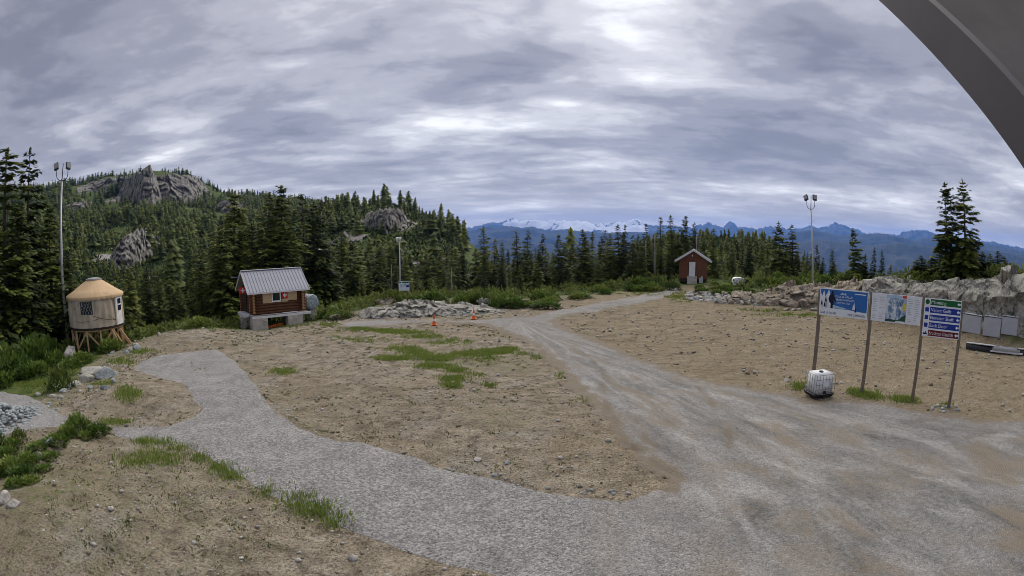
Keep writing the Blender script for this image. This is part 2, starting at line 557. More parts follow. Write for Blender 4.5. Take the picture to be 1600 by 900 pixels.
def ground_mat():
    m, nd, lk, b, _ = newmat('ground_dirt')
    at = nd.new('ShaderNodeAttribute')
    at.attribute_name = 'mask'
    sp = nd.new('ShaderNodeSeparateColor')
    lk.new(at.outputs['Color'], sp.inputs[0])
    veg, rock, grass = sp.outputs
    big = noise(nd, lk, 0.16, 5, 0.6)
    mid = noise(nd, lk, 1.3, 6, 0.62)
    fine = noise(nd, lk, 13.0, 4, 0.6)
    grit = noise(nd, lk, 50.0, 3, 0.7)
    clod = noise(nd, lk, 3.6, 5, 0.7, 0.4)
    dirt = ramp(nd, lk, mid, [(0.30, (0.118, 0.100, 0.076)), (0.48, (0.215, 0.186, 0.144)), (0.66, (0.325, 0.287, 0.232))])
    dirt = mixc(nd, lk, ramp(nd, lk, big, [(0.38, (0, 0, 0)), (0.66, (1, 1, 1))]), dirt,
                mixc(nd, lk, mid, (0.142, 0.116, 0.080), (0.268, 0.225, 0.162)))
    dirt = mixc(nd, lk, ramp(nd, lk, noise(nd, lk, 0.42, 6, 0.65), [(0.52, (0, 0, 0)), (0.66, (0.75, 0.75, 0.75))]), dirt, mixc(nd, lk, mid, (0.165, 0.150, 0.128), (0.31, 0.288, 0.252)))
    tcp = nd.new('ShaderNodeTexCoord')
    spx = nd.new('ShaderNodeSeparateXYZ')
    lk.new(tcp.outputs['Object'], spx.inputs[0])
    east = mathn(nd, lk, 'ADD', mathn(nd, lk, 'MULTIPLY', spx.outputs[0], 0.09), mathn(nd, lk, 'MULTIPLY', big, 0.9))
    dirt = mixc(nd, lk, ramp(nd, lk, east, [(0.55, (0, 0, 0)), (1.4, (0.75, 0.75, 0.75))]), dirt, mixc(nd, lk, mid, (0.138, 0.109, 0.070), (0.265, 0.219, 0.150)))
    furrow = noise(nd, lk, 0.95, 8, 0.72, 1.2, stretch=(0.42, 1.2, 1), rot=(0, 0, R(12)))
    dirt = mixc(nd, lk, 0.85, dirt, ramp(nd, lk, furrow, [(0.34, (0.55, 0.53, 0.50)), (0.46, (1, 1, 1)), (0.64, (1.22, 1.22, 1.22))]), 'MULTIPLY')
    dirt = mixc(nd, lk, ramp(nd, lk, clod, [(0.34, (0.85, 0.85, 0.85)), (0.44, (0, 0, 0))]), dirt, (0.085, 0.066, 0.045))
    spk = ramp(nd, lk, fine, [(0.34, (0.45, 0.45, 0.45)), (0.48, (1, 1, 1)), (0.64, (1.3, 1.3, 1.3))])
    dirt = mixc(nd, lk, 1.0, dirt, spk, 'MULTIPLY')
    spk2 = ramp(nd, lk, grit, [(0.34, (0.35, 0.35, 0.35)), (0.5, (1, 1, 1)), (0.66, (1.75, 1.72, 1.68))])
    dirt = mixc(nd, lk, 0.9, dirt, spk2, 'MULTIPLY')
    # sparse weeds that tint the dirt
    wd = noise(nd, lk, 2.6, 7, 0.7)
    gcol = mixc(nd, lk, fine, (0.045, 0.075, 0.018), (0.15, 0.18, 0.05))
    wmask = mathn(nd, lk, 'MULTIPLY', grass, ramp(nd, lk, wd, [(0.44, (0, 0, 0)), (0.56, (1, 1, 1))]))
    dirt = mixc(nd, lk, wmask, dirt, gcol)
    vcol = ramp(nd, lk, noise(nd, lk, 0.8, 7, 0.7), [(0.32, (0.020, 0.036, 0.010)), (0.5, (0.060, 0.088, 0.022)), (0.68, (0.15, 0.165, 0.055))])
    c = mixc(nd, lk, veg, dirt, vcol)
    rn = noise(nd, lk, 0.5, 8, 0.68)
    rcol = ramp(nd, lk, rn, [(0.3, (0.10, 0.092, 0.092)), (0.5, (0.26, 0.24, 0.235)), (0.7, (0.44, 0.41, 0.39))])
    rmask = mathn(nd, lk, 'ADD', rock, mathn(nd, lk, 'MULTIPLY', mathn(nd, lk, 'SUBTRACT', noise(nd, lk, 0.11, 8, 0.72), 0.5), 1.7))
    c = mixc(nd, lk, ramp(nd, lk, rmask, [(0.42, (0, 0, 0)), (0.55, (1, 1, 1))]), c, rcol)
    lk.new(c, b.inputs['Base Color'])
    b.inputs['Roughness'].default_value = 0.95
    b.inputs['Specular IOR Level'].default_value = 0.1
    h = mathn(nd, lk, 'ADD', mathn(nd, lk, 'MULTIPLY', fine, 0.6), mathn(nd, lk, 'MULTIPLY', grit, 0.25))
    h = mathn(nd, lk, 'ADD', h, mathn(nd, lk, 'MULTIPLY', mid, 0.9))
    bumpn(nd, lk, h, 0.9, 0.12, b)
    return m


def road_mat():
    m, nd, lk, b, _ = newmat('crushed_gravel')
    at = nd.new('ShaderNodeAttribute')
    at.attribute_name = 'mask'
    sp = nd.new('ShaderNodeSeparateColor')
    lk.new(at.outputs['Color'], sp.inputs[0])
    wear, rut, edge = sp.outputs
    tc = nd.new('ShaderNodeTexCoord')
    vor = N(nd, 'ShaderNodeTexVoronoi', i_Scale=16.0)
    lk.new(tc.outputs['Object'], vor.inputs['Vector'])
    g1 = noise(nd, lk, 24.0, 3, 0.75)
    g2 = noise(nd, lk, 3.0, 5, 0.6)
    stone = ramp(nd, lk, g1, [(0.34, (0.07, 0.069, 0.069)), (0.5, (0.245, 0.239, 0.235)), (0.66, (0.54, 0.53, 0.51))])
    sv = nd.new('ShaderNodeSeparateColor')
    lk.new(vor.outputs['Color'], sv.inputs[0])
    stone = mixc(nd, lk, 0.55, stone, ramp(nd, lk, sv.outputs[0], [(0.0, (0.10, 0.098, 0.10)), (0.5, (0.255, 0.247, 0.242)), (1.0, (0.48, 0.465, 0.45))]))
    stone = mixc(nd, lk, 0.6, stone, ramp(nd, lk, noise(nd, lk, 0.8, 6, 0.65), [(0.34, (0.68, 0.68, 0.70)), (0.64, (1.18, 1.18, 1.18))]), 'MULTIPLY')
    # driven part: fines pressed flat, with streaks along the way the machines turn
    fl = nd.new('ShaderNodeAttribute')
    fl.attribute_name = 'flow'
    st1 = noise(nd, lk, 0.55, 7, 0.66, 0.5, vec=fl.outputs['Vector'])
    st2 = noise(nd, lk, 0.42, 7, 0.68, 0.6, vec=fl.outputs['Vector'], stretch=(1, 1.6, 1))
    st3 = noise(nd, lk, 0.30, 5, 0.6, 0.6)
    packed = ramp(nd, lk, st1, [(0.34, (0.135, 0.132, 0.128)), (0.5, (0.232, 0.228, 0.221)), (0.64, (0.355, 0.349, 0.336))])
    packed = mixc(nd, lk, 0.9, packed, ramp(nd, lk, g1, [(0.34, (0.5, 0.5, 0.5)), (0.5, (1, 1, 1)), (0.66, (1.5, 1.5, 1.5))]), 'MULTIPLY')
    g5 = noise(nd, lk, 7.0, 4, 0.65)
    packed = mixc(nd, lk, 0.8, packed, ramp(nd, lk, g5, [(0.34, (0.62, 0.62, 0.62)), (0.5, (1, 1, 1)), (0.66, (1.25, 1.25, 1.25))]), 'MULTIPLY')
    brown = mixc(nd, lk, g1, (0.155, 0.125, 0.09), (0.32, 0.27, 0.205))
    packed = mixc(nd, lk, ramp(nd, lk, st2, [(0.47, (0, 0, 0)), (0.62, (0.8, 0.8, 0.8))]), packed, brown)
    packed = mixc(nd, lk, ramp(nd, lk, st3, [(0.48, (0, 0, 0)), (0.66, (0.6, 0.6, 0.6))]), packed, stone)
    c = mixc(nd, lk, wear, stone, packed)
    dirt = mixc(nd, lk, g2, (0.15, 0.124, 0.09), (0.285, 0.243, 0.19))
    dirt = mixc(nd, lk, 0.7, dirt, ramp(nd, lk, g1, [(0.3, (0.6, 0.6, 0.6)), (0.7, (1.3, 1.3, 1.3))]), 'MULTIPLY')
    em = mathn(nd, lk, 'ADD', edge, mathn(nd, lk, 'MULTIPLY', mathn(nd, lk, 'SUBTRACT', noise(nd, lk, 1.2, 6, 0.7), 0.5), 1.6))
    c = mixc(nd, lk, ramp(nd, lk, em, [(0.35, (0, 0, 0)), (0.65, (1, 1, 1))]), c, dirt)
    c = mixc(nd, lk, rut, c, mixc(nd, lk, g1, (0.12, 0.095, 0.068), (0.24, 0.20, 0.155)))
    lk.new(c, b.inputs['Base Color'])
    b.inputs['Roughness'].default_value = 0.93
    b.inputs['Specular IOR Level'].default_value = 0.15
    h = mathn(nd, lk, 'ADD', mathn(nd, lk, 'MULTIPLY', vor.outputs['Distance'], -0.5), mathn(nd, lk, 'MULTIPLY', g1, 0.8))
    h = mathn(nd, lk, 'ADD', h, mathn(nd, lk, 'MULTIPLY', st1, mathn(nd, lk, 'MULTIPLY', wear, 1.2)))
    bumpn(nd, lk, h, 0.8, 0.08, b)
    return m


def rock_mat(name, dark, mid, light, lichen=(0.16, 0.17, 0.10), scale=1.6, crack_scale=None, streak=0.0):
    m, nd, lk, b, _ = newmat(name)
    f = noise(nd, lk, scale, 8, 0.66)
    g = noise(nd, lk, scale * 7, 5, 0.65)
    c = ramp(nd, lk, f, [(0.28, dark), (0.5, mid), (0.72, light)])
    c = mixc(nd, lk, 0.6, c, ramp(nd, lk, g, [(0.3, (0.6, 0.6, 0.6)), (0.7, (1.3, 1.3, 1.3))]), 'MULTIPLY')
    c = mixc(nd, lk, ramp(nd, lk, noise(nd, lk, scale * 0.6, 6, 0.7), [(0.52, (0, 0, 0)), (0.68, (0.6, 0.6, 0.6))]), c, lichen)
    vor = N(nd, 'ShaderNodeTexVoronoi', feature='DISTANCE_TO_EDGE', i_Scale=crack_scale or scale * 0.9)
    tc = nd.new('ShaderNodeTexCoord')
    wv = nd.new('ShaderNodeVectorMath')
    wv.operation = 'ADD'
    tn = N(nd, 'ShaderNodeTexNoise', i_Scale=scale * 1.5, i_Detail=4)
    lk.new(tc.outputs['Object'], tn.inputs['Vector'])
    lk.new(tc.outputs['Object'], wv.inputs[0])
    lk.new(tn.outputs['Color'], wv.inputs[1])
    lk.new(wv.outputs[0], vor.inputs['Vector'])
    crack = ramp(nd, lk, vor.outputs['Distance'], [(0.0, (0.2, 0.2, 0.2)), (0.045, (1, 1, 1))])
    c = mixc(nd, lk, 0.8, c, crack, 'MULTIPLY')
    if streak:
        sk = noise(nd, lk, scale * 2.2, 7, 0.65, 0.3, stretch=(1, 1, 0.28))
        c = mixc(nd, lk, streak, c, ramp(nd, lk, sk, [(0.36, (0.25, 0.25, 0.25)), (0.5, (1, 1, 1)), (0.64, (1.4, 1.4, 1.4))]), 'MULTIPLY')
    lk.new(c, b.inputs['Base Color'])
    b.inputs['Roughness'].default_value = 0.9
    bumpn(nd, lk, mathn(nd, lk, 'ADD', f, mathn(nd, lk, 'MULTIPLY', g, 0.4)), 0.8, 0.12, b)
    return m


def leaf_mat(name, stops, trans=0.3, rnd=0.55):
    m, nd, lk, b, out = newmat(name)
    at = nd.new('ShaderNodeAttribute')
    at.attribute_name = 'tint'
    oi = nd.new('ShaderNodeObjectInfo')
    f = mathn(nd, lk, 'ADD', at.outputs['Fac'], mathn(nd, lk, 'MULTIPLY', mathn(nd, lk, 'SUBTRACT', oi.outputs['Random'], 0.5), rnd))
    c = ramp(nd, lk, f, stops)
    lk.new(c, b.inputs['Base Color'])
    b.inputs['Roughness'].default_value = 0.7
    b.inputs['Specular IOR Level'].default_value = 0.2
    tr = nd.new('ShaderNodeBsdfTranslucent')
    lk.new(c, tr.inputs[0])
    mx = nd.new('ShaderNodeMixShader')
    mx.inputs[0].default_value = trans
    lk.new(b.outputs[0], mx.inputs[1])
    lk.new(tr.outputs[0], mx.inputs[2])
    lk.new(mx.outputs[0], out.inputs[0])
    return m


def mountain_mat(name, snow, forest=(0.030, 0.042, 0.030), bare=(0.13, 0.13, 0.14), line=0.0):
    """snow lies where the attribute 'snow' says (high shelves); line unused when snow is False"""
    m, nd, lk, b, _ = newmat(name)
    f = noise(nd, lk, 0.004, 8, 0.68)
    at = nd.new('ShaderNodeAttribute')
    at.attribute_name = 'snow'
    c = mixc(nd, lk, ramp(nd, lk, f, [(0.42, (0, 0, 0)), (0.62, (1, 1, 1))]), forest, bare)
    if snow:
        k = mathn(nd, lk, 'ADD', at.outputs['Fac'], mathn(nd, lk, 'MULTIPLY', mathn(nd, lk, 'SUBTRACT', noise(nd, lk, 0.006, 8, 0.72), 0.5), 1.5))
        c = mixc(nd, lk, ramp(nd, lk, k, [(0.46, (0, 0, 0)), (0.54, (1, 1, 1))]), c, (0.86, 0.88, 0.92))
    lk.new(c, b.inputs['Base Color'])
    b.inputs['Roughness'].default_value = 0.95
    return m


MT = {
    'ground': ground_mat(),
    'road': road_mat(),
    'rock': rock_mat('grey_rock', (0.155, 0.15, 0.135), (0.345, 0.333, 0.298), (0.52, 0.50, 0.448), lichen=(0.24, 0.245, 0.18), crack_scale=0.42),
    'rock_brown': rock_mat('weathered_brown_rock', (0.12, 0.098, 0.075), (0.29, 0.25, 0.20), (0.46, 0.41, 0.34), lichen=(0.30, 0.20, 0.12), crack_scale=0.8),
    'rock_pale': rock_mat('pale_granite', (0.24, 0.225, 0.21), (0.46, 0.44, 0.41), (0.68, 0.66, 0.62), lichen=(0.30, 0.29, 0.24), scale=3.0),
    'rock_blue': rock_mat('blue_grey_crushed_rock', (0.16, 0.185, 0.195), (0.33, 0.37, 0.38), (0.55, 0.59, 0.60), lichen=(0.30, 0.33, 0.33), scale=4.0),
    'cliff': rock_mat('hill_cliff_rock', (0.10, 0.096, 0.09), (0.22, 0.208, 0.193), (0.36, 0.34, 0.31), lichen=(0.07, 0.085, 0.04), scale=0.16, crack_scale=0.10, streak=0.25),
    'clod': simple('dirt_clod', (0.19, 0.155, 0.112), 0.95, 0.35, 12.0, bump=0.4),
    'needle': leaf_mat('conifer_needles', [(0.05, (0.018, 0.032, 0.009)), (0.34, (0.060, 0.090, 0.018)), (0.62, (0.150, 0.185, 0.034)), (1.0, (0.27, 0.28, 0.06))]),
    'needle_far': leaf_mat('far_conifer_needles', [(0.05, (0.016, 0.029, 0.011)), (0.45, (0.050, 0.075, 0.022)), (1.0, (0.16, 0.185, 0.042))]),
    'shrub': leaf_mat('shrub_leaves', [(0.05, (0.035, 0.065, 0.012)), (0.42, (0.085, 0.145, 0.026)), (0.8, (0.17, 0.23, 0.045)), (1.0, (0.26, 0.30, 0.075))], 0.3),
    'heath': leaf_mat('heath_leaves', [(0.05, (0.035, 0.060, 0.014)), (0.42, (0.095, 0.135, 0.028)), (0.8, (0.18, 0.205, 0.048)), (1.0, (0.25, 0.22, 0.08))], 0.25),
    'grass': leaf_mat('grass_blades', [(0.05, (0.08, 0.135, 0.022)), (0.5, (0.165, 0.235, 0.045)), (1.0, (0.31, 0.33, 0.10))], 0.35),
    'weed': leaf_mat('weed_leaves', [(0.05, (0.05, 0.065, 0.018)), (0.5, (0.12, 0.135, 0.04)), (1.0, (0.25, 0.22, 0.09))], 0.3),
    'bark': simple('conifer_bark', (0.085, 0.068, 0.058), 0.95, 0.4, 5, stretch=(3, 3, 0.4), bump=0.5),
    'snag': simple('weathered_dead_wood', (0.30, 0.27, 0.245), 0.9, 0.35, 5, stretch=(3, 3, 0.3), bump=0.4),
}

# ------------------------------------------------------------------ ground and gravel surfaces
PATH_PX = [(206, 580), (215, 567), (250, 555), (300, 550), (340, 547), (353, 552), (370, 568), (385, 588), (403, 612), (420, 638), (450, 663), (500, 680),
           (560, 691), (600, 701), (650, 716), (700, 734), (750, 746), (800, 757), (850, 767), (900, 775), (950, 781), (985, 780), (1020, 768), (1100, 760),
           (1300, 800), (1300, 1000), (900, 960), (800, 912), (760, 897), (720, 885), (660, 866), (600, 846), (540, 822), (480, 790), (430, 770), (390, 755), (360, 740),
           (330, 716), (290, 700), (230, 687), (185, 682), (176, 670), (215, 669), (260, 668), (300, 655), (318, 640), (304, 625), (300, 606), (280, 597), (240, 588)]
SIDE_PX = [(-60, 615), (5, 612), (40, 617), (70, 632), (100, 650), (112, 662), (90, 668), (62, 670), (30, 676), (-60, 690)]
ROAD_PX = [(515, 508), (545, 502), (600, 499.5), (650, 500), (700, 501), (760, 499), (815, 495), (870, 486), (920, 476), (970, 468), (1020, 457), (1050, 450), (1067, 449),
           (1064, 455), (1030, 466), (980, 478), (930, 488), (885, 495), (868, 503), (890, 517), (940, 536), (1000, 560), (1060, 583), (1110, 596), (1180, 608), (1240, 615),
           (1262, 628), (1320, 624), (1400, 632), (1450, 643), (1500, 652), (1560, 657), (1600, 655), (1750, 690), (1750, 1050), (1000, 1000), (1000, 800),
           (1040, 762), (1045, 750), (1015, 730), (990, 708), (962, 688), (946, 660), (930, 636), (903, 615), (882, 590), (862, 567), (842, 550), (812, 530), (772, 513), (742, 506.5), (690, 505),
           (640, 507), (590, 512), (540, 514)]
RUTS_PX = [[(940, 600), (950, 645), (975, 690), (1030, 730), (1075, 752)], [(985, 640), (1010, 690), (1060, 720), (1090, 740)], [(1075, 590), (1110, 625), (1140, 680), (1140, 700)],
           [(1110, 560), (1180, 585), (1260, 600)], [(1400, 665), (1440, 660), (1462, 657)], [(1510, 685), (1560, 675), (1590, 665)]]


def poly_world(pp):
    a = np.array(pp, float)
    x, y, _ = G(a[:, 0], a[:, 1])
    return np.stack([x, y], 1)


def poly_sd(x, y, poly):
    """signed distance, positive inside"""
    best = np.full(x.shape, 1e9)
    inside = np.zeros(x.shape, bool)
    n = len(poly)
    for i in range(n):
        ax, ay = poly[i]
        bx, by = poly[(i + 1) % n]
        ex, ey = bx - ax, by - ay
        t = np.clip(((x - ax) * ex + (y - ay) * ey) / (ex * ex + ey * ey + 1e-12), 0, 1)
        best = np.minimum(best, (x - ax - t * ex) ** 2 + (y - ay - t * ey) ** 2)
        cross = (ay > y) != (by > y)
        with np.errstate(divide='ignore', invalid='ignore'):
            xi = ax + (y - ay) / (by - ay + 1e-15) * ex
        inside ^= cross & (x < xi)
    return np.where(inside, 1, -1) * np.sqrt(best)


def line_d(x, y, pts):
    best = np.full(x.shape, 1e9)
    for (ax, ay), (bx, by) in zip(pts[:-1], pts[1:]):
        ex, ey = bx - ax, by - ay
        t = np.clip(((x - ax) * ex + (y - ay) * ey) / (ex * ex + ey * ey + 1e-12), 0, 1)
        best = np.minimum(best, np.hypot(x - ax - t * ex, y - ay - t * ey))
    return best


PW, SW, RW = poly_world(PATH_PX), poly_world(SIDE_PX), poly_world(ROAD_PX)
RUTS = [poly_world(r) for r in RUTS_PX]
# rock faces on the hills: pixel centre, radius in metres, strength
ROCKF_PX = [(285, 296, 34, 1.1), (250, 300, 24, 1.0), (195, 312, 22, .9), (130, 318, 26, .8), (205, 388, 14, 1.3), (190, 405, 11, 1.2), (245, 385, 8, 1),
            (604, 342, 11, 1.25), (612, 350, 8, 1.1), (545, 375, 6, .9), (523, 388, 7, .9), (660, 410, 5, 1), (805, 415, 5, 1), (822, 428, 3.5, .9), (745, 432, 5, 1), (690, 405, 5, .9),
            (1160, 372, 12, .6), (240, 432, 4, 1.1), (318, 398, 4, .8)]
ROCKF = []
for px, py, r, s in ROCKF_PX:
    v = G1(px, py)
    ROCKF.append((v.x, v.y, r, s))


def rock_at(x, y):
    m = np.zeros(np.shape(x))
    for cx, cy_, r, s in ROCKF:
        m = np.maximum(m, s * np.exp(-((x - cx) ** 2 + (y - cy_) ** 2) / (r * r)))
    return m


# edge of the cleared ground, as distance from the camera by azimuth
CLR_AZ = [-80, -56, -50, -47, -44, -41, -38, -34, -27, -20, -13.5, -8, -4, 0, 4, 9, 13, 16, 20, 27, 34, 42, 49, 56, 80]
CLR_D = [25, 27, 31, 38, 42.5, 45, 46, 47, 49, 51, 54, 56, 57.5, 58.5, 60, 63, 67, 68, 67.5, 58, 55, 52, 49, 46, 45]


def ground_masks(x, y):
    d = np.hypot(x, y)
    az = np.degrees(np.arctan2(x, y))
    clr = np.interp(az, CLR_AZ, CLR_D)
    n = fbm(x / 3, y / 3, 41, 3)
    veg = sstep(-0.8, 1.2, d - clr + 1.6 * n)
    veg = np.where(np.abs(az) > 85, sstep(40, 60, d), veg)
    grass = 0.45 * sstep(-0.1, 0.7, fbm(x / 5, y / 5, 47, 3)) * sstep(70, 20, d) * (az < 3) + 0.55 * sstep(5, 0.3, clr - d) * (az < 30)
    left = sstep(-3, -9, x) * sstep(30, 12, d)
    grass = np.clip(grass + 0.25 * left, 0, 1)
    rock = np.clip(rock_at(x, y), 0, 1) * (d > 58) + 0.16 * sstep(110, 260, d) * sstep(3000, 1500, d) - 0.5 * (d < 100)
    return np.stack([veg, np.clip(rock, -.5, 1), grass], 1)


def build_ground():
    az_f = np.arange(-66, 66.01, 0.28)
    az_b = np.arange(70, 290.1, 5.0)
    az = np.radians(np.concatenate([az_f, az_b]))
    d = np.concatenate([[0.5, 2, 4], np.geomspace(5.5, 75, 225), np.geomspace(76, 1100, 165), np.geomspace(1200, 23000, 26)])
    A, D = np.meshgrid(az, d, indexing='ij')
    X, Y = (D * np.sin(A)).ravel(), (D * np.cos(A)).ravel()
    Z = height(X, Y)
    far = np.hypot(X, Y) > 58
    rk = rock_at(X, Y) * far
    nrm = np.stack([X, Y, Z], 1)
    big = np.clip(rk, 0, 1)
    sel = rk > 0.05
    Z[sel] += (big * np.where(np.hypot(X, Y) > 450, 7.0, 1.3))[sel] * blocky(nrm[sel], 9.0, 5)
    for r in RUTS:
        Z = Z - 0.07 * np.exp(-(line_d(X, Y, r) / 0.16) ** 2)
    na, nd_ = A.shape
    i, j = np.meshgrid(np.arange(na), np.arange(nd_ - 1), indexing='ij')
    i2 = (i + 1) % na
    F = np.stack([i * nd_ + j, i2 * nd_ + j, i2 * nd_ + j + 1, i * nd_ + j + 1], -1).reshape(-1, 4)[:, ::-1]
    V = np.stack([X, Y, Z], 1)
    me = mesh_np('ground', V, F, {'mask': ground_masks(X, Y)}, smooth=True)
    g = add('ground', me, MT['ground'])
    tag(g, 'brown dirt and forested hill terrain', kind='structure')
    # the gravel sheet follows the same grid, a little above it, snapped to its own outline
    sdp, sds, sdr = poly_sd(X, Y, PW), poly_sd(X, Y, SW), poly_sd(X, Y, RW)
    wob = 0.16 * fbm(X / 0.8, Y / 0.8, 61, 3) + 0.25 * fbm(X / 3.1, Y / 3.1, 67, 2)
    dd = np.hypot(X, Y)
    sdr2 = sdr + wob * 2.2
    sdp2 = sdp + wob
    sds2 = sds + wob

    neck = G1(846, 512)

    def flow(x, y):
        # wheel tracks fan out from the neck of the road
        ang = np.arctan2(y - neck.y - 4, x - neck.x + 2)
        rad = np.hypot(x - neck.x, y - neck.y)
        return np.stack([ang * 42, rad * 0.42, 0 * x], 1)

    def sheet(name, sd, mask_wear, edge, label, lift):
        S = sd.reshape(na, nd_)
        ins = (S > 0)
        ok = (dd.reshape(na, nd_) < 75) & (dd.reshape(na, nd_) > 3)
        q = np.stack([ins[:-1, :-1], ins[1:, :-1], ins[1:, 1:], ins[:-1, 1:]], -1).any(-1) & ok[:-1, :-1] & ok[1:, 1:]
        ii, jj = np.nonzero(q)
        keep = ii < len(az_f) - 1
        ii, jj = ii[keep], jj[keep]
        Fq = np.stack([ii * nd_ + jj, (ii + 1) * nd_ + jj, (ii + 1) * nd_ + jj + 1, ii * nd_ + jj + 1], -1)[:, ::-1]
        used = np.unique(Fq)
        remap = np.full(len(X), -1)
        remap[used] = np.arange(len(used))
        ux, uy = X[used].copy(), Y[used].copy()
        s = sd[used]
        # numeric gradient from the grid (polar): direction of steepest rise
        Ga = np.gradient(S, axis=0) / (dd.reshape(na, nd_) * np.gradient(A, axis=0))
        Gd = np.gradient(S, axis=1) / np.gradient(D, axis=1)
        gxw = (Ga * np.cos(A) + Gd * np.sin(A)).ravel()[used]
        gyw = (-Ga * np.sin(A) + Gd * np.cos(A)).ravel()[used]
        gl = np.hypot(gxw, gyw) + 1e-6
        mv = np.where(s < 0, np.clip(-s / gl, 0, 0.35), 0)
        ux += gxw / gl * mv
        uy += gyw / gl * mv
        uz = height(ux, uy) + lift * sstep(0, 0.25, s) + 0.006
        for r in RUTS:
            uz = uz - 0.07 * np.exp(-(line_d(ux, uy, r) / 0.16) ** 2)
        rut = np.zeros(len(used))
        for r in RUTS:
            rut = np.maximum(rut, np.exp(-(line_d(ux, uy, r) / 0.17) ** 2) * sstep(.25, .8, vnoise(ux * 1.1, uy * 1.1, 71)) * .8)
        me = mesh_np(name, np.stack([ux, uy, uz], 1), remap[Fq], {'mask': np.stack([mask_wear(ux, uy, used), rut, edge(ux, uy, used)], 1),
                                                                                    'flow': flow(ux, uy)}, smooth=True)
        o = add(name, me, MT['road'])
        tag(o, label, kind='structure')

    cut = sstep(0.3, -1.2, sdr2)     # the road lies over the path where they meet
    sheet('gravel_path', np.where(sdr2 > 1.2, -1.0, np.maximum(sdp2, sds2)), lambda x, y, u: 0.85 * sstep(-2.5, 1.0, sdr[u]) * 0.9, lambda x, y, u: 0 * x,
          'grey crushed gravel path curving to a round pad', 0.035)
    sheet('gravel_road', sdr2, lambda x, y, u: np.clip(sstep(-0.5, 3.0, np.maximum(sdr[u], 0) + 0.6) * (0.35 + 0.65 * sstep(-3, 3, x - (-0.5 + 0.0 * y))) , 0, 1),
          lambda x, y, u: sstep(1.6, 0.0, sdr[u]) * (1 - sstep(0.2, 1.0, sdp[u])) * np.where(np.hypot(x, y) < 48, 0.75, 0.35) + 0.0, 'grey and brown packed gravel road with wheel tracks', 0.05)


build_ground()
# @@END_GROUND
# ------------------------------------------------------------------ far mountains
FAR_PX = [(640, 360), (725, 357), (760, 350), (785, 347), (793, 344), (800, 341), (808, 342), (814, 346), (822, 343), (840, 343), (852, 346), (862, 344), (880, 345), (893, 348), (903, 345),
          (915, 347), (930, 350), (950, 350), (965, 348), (978, 349), (990, 342), (996, 343), (1003, 347), (1015, 352), (1040, 352), (1080, 356), (1092, 352), (1104, 349), (1117, 351), (1130, 356),
          (1136, 349), (1141, 345), (1147, 350), (1153, 356), (1180, 357), (1196, 356), (1204, 353), (1212, 356), (1240, 359), (1255, 355), (1266, 351), (1280, 357), (1296, 352), (1305, 347),
          (1314, 350), (1330, 357), (1350, 364), (1380, 366), (1405, 368), (1414, 362), (1425, 358), (1438, 360), (1450, 361), (1462, 366), (1475, 373), (1530, 376), (1560, 380), (1600, 389), (1680, 400)]
MID_PX = [(640, 366), (725, 364), (738, 360), (752, 356), (765, 353), (775, 356), (785, 354), (798, 353), (815, 357), (830, 354), (845, 357), (860, 361), (885, 358), (905, 361), (940, 364),
          (980, 362), (1040, 367), (1100, 370), (1180, 372), (1225, 366), (1250, 361), (1270, 359), (1285, 362), (1300, 366), (1330, 369), (1352, 366), (1370, 365), (1390, 367), (1405, 370), (1420, 374),
          (1428, 377), (1440, 372), (1452, 371), (1470, 375), (1500, 376), (1530, 379), (1560, 384), (1600, 393), (1680, 405)]


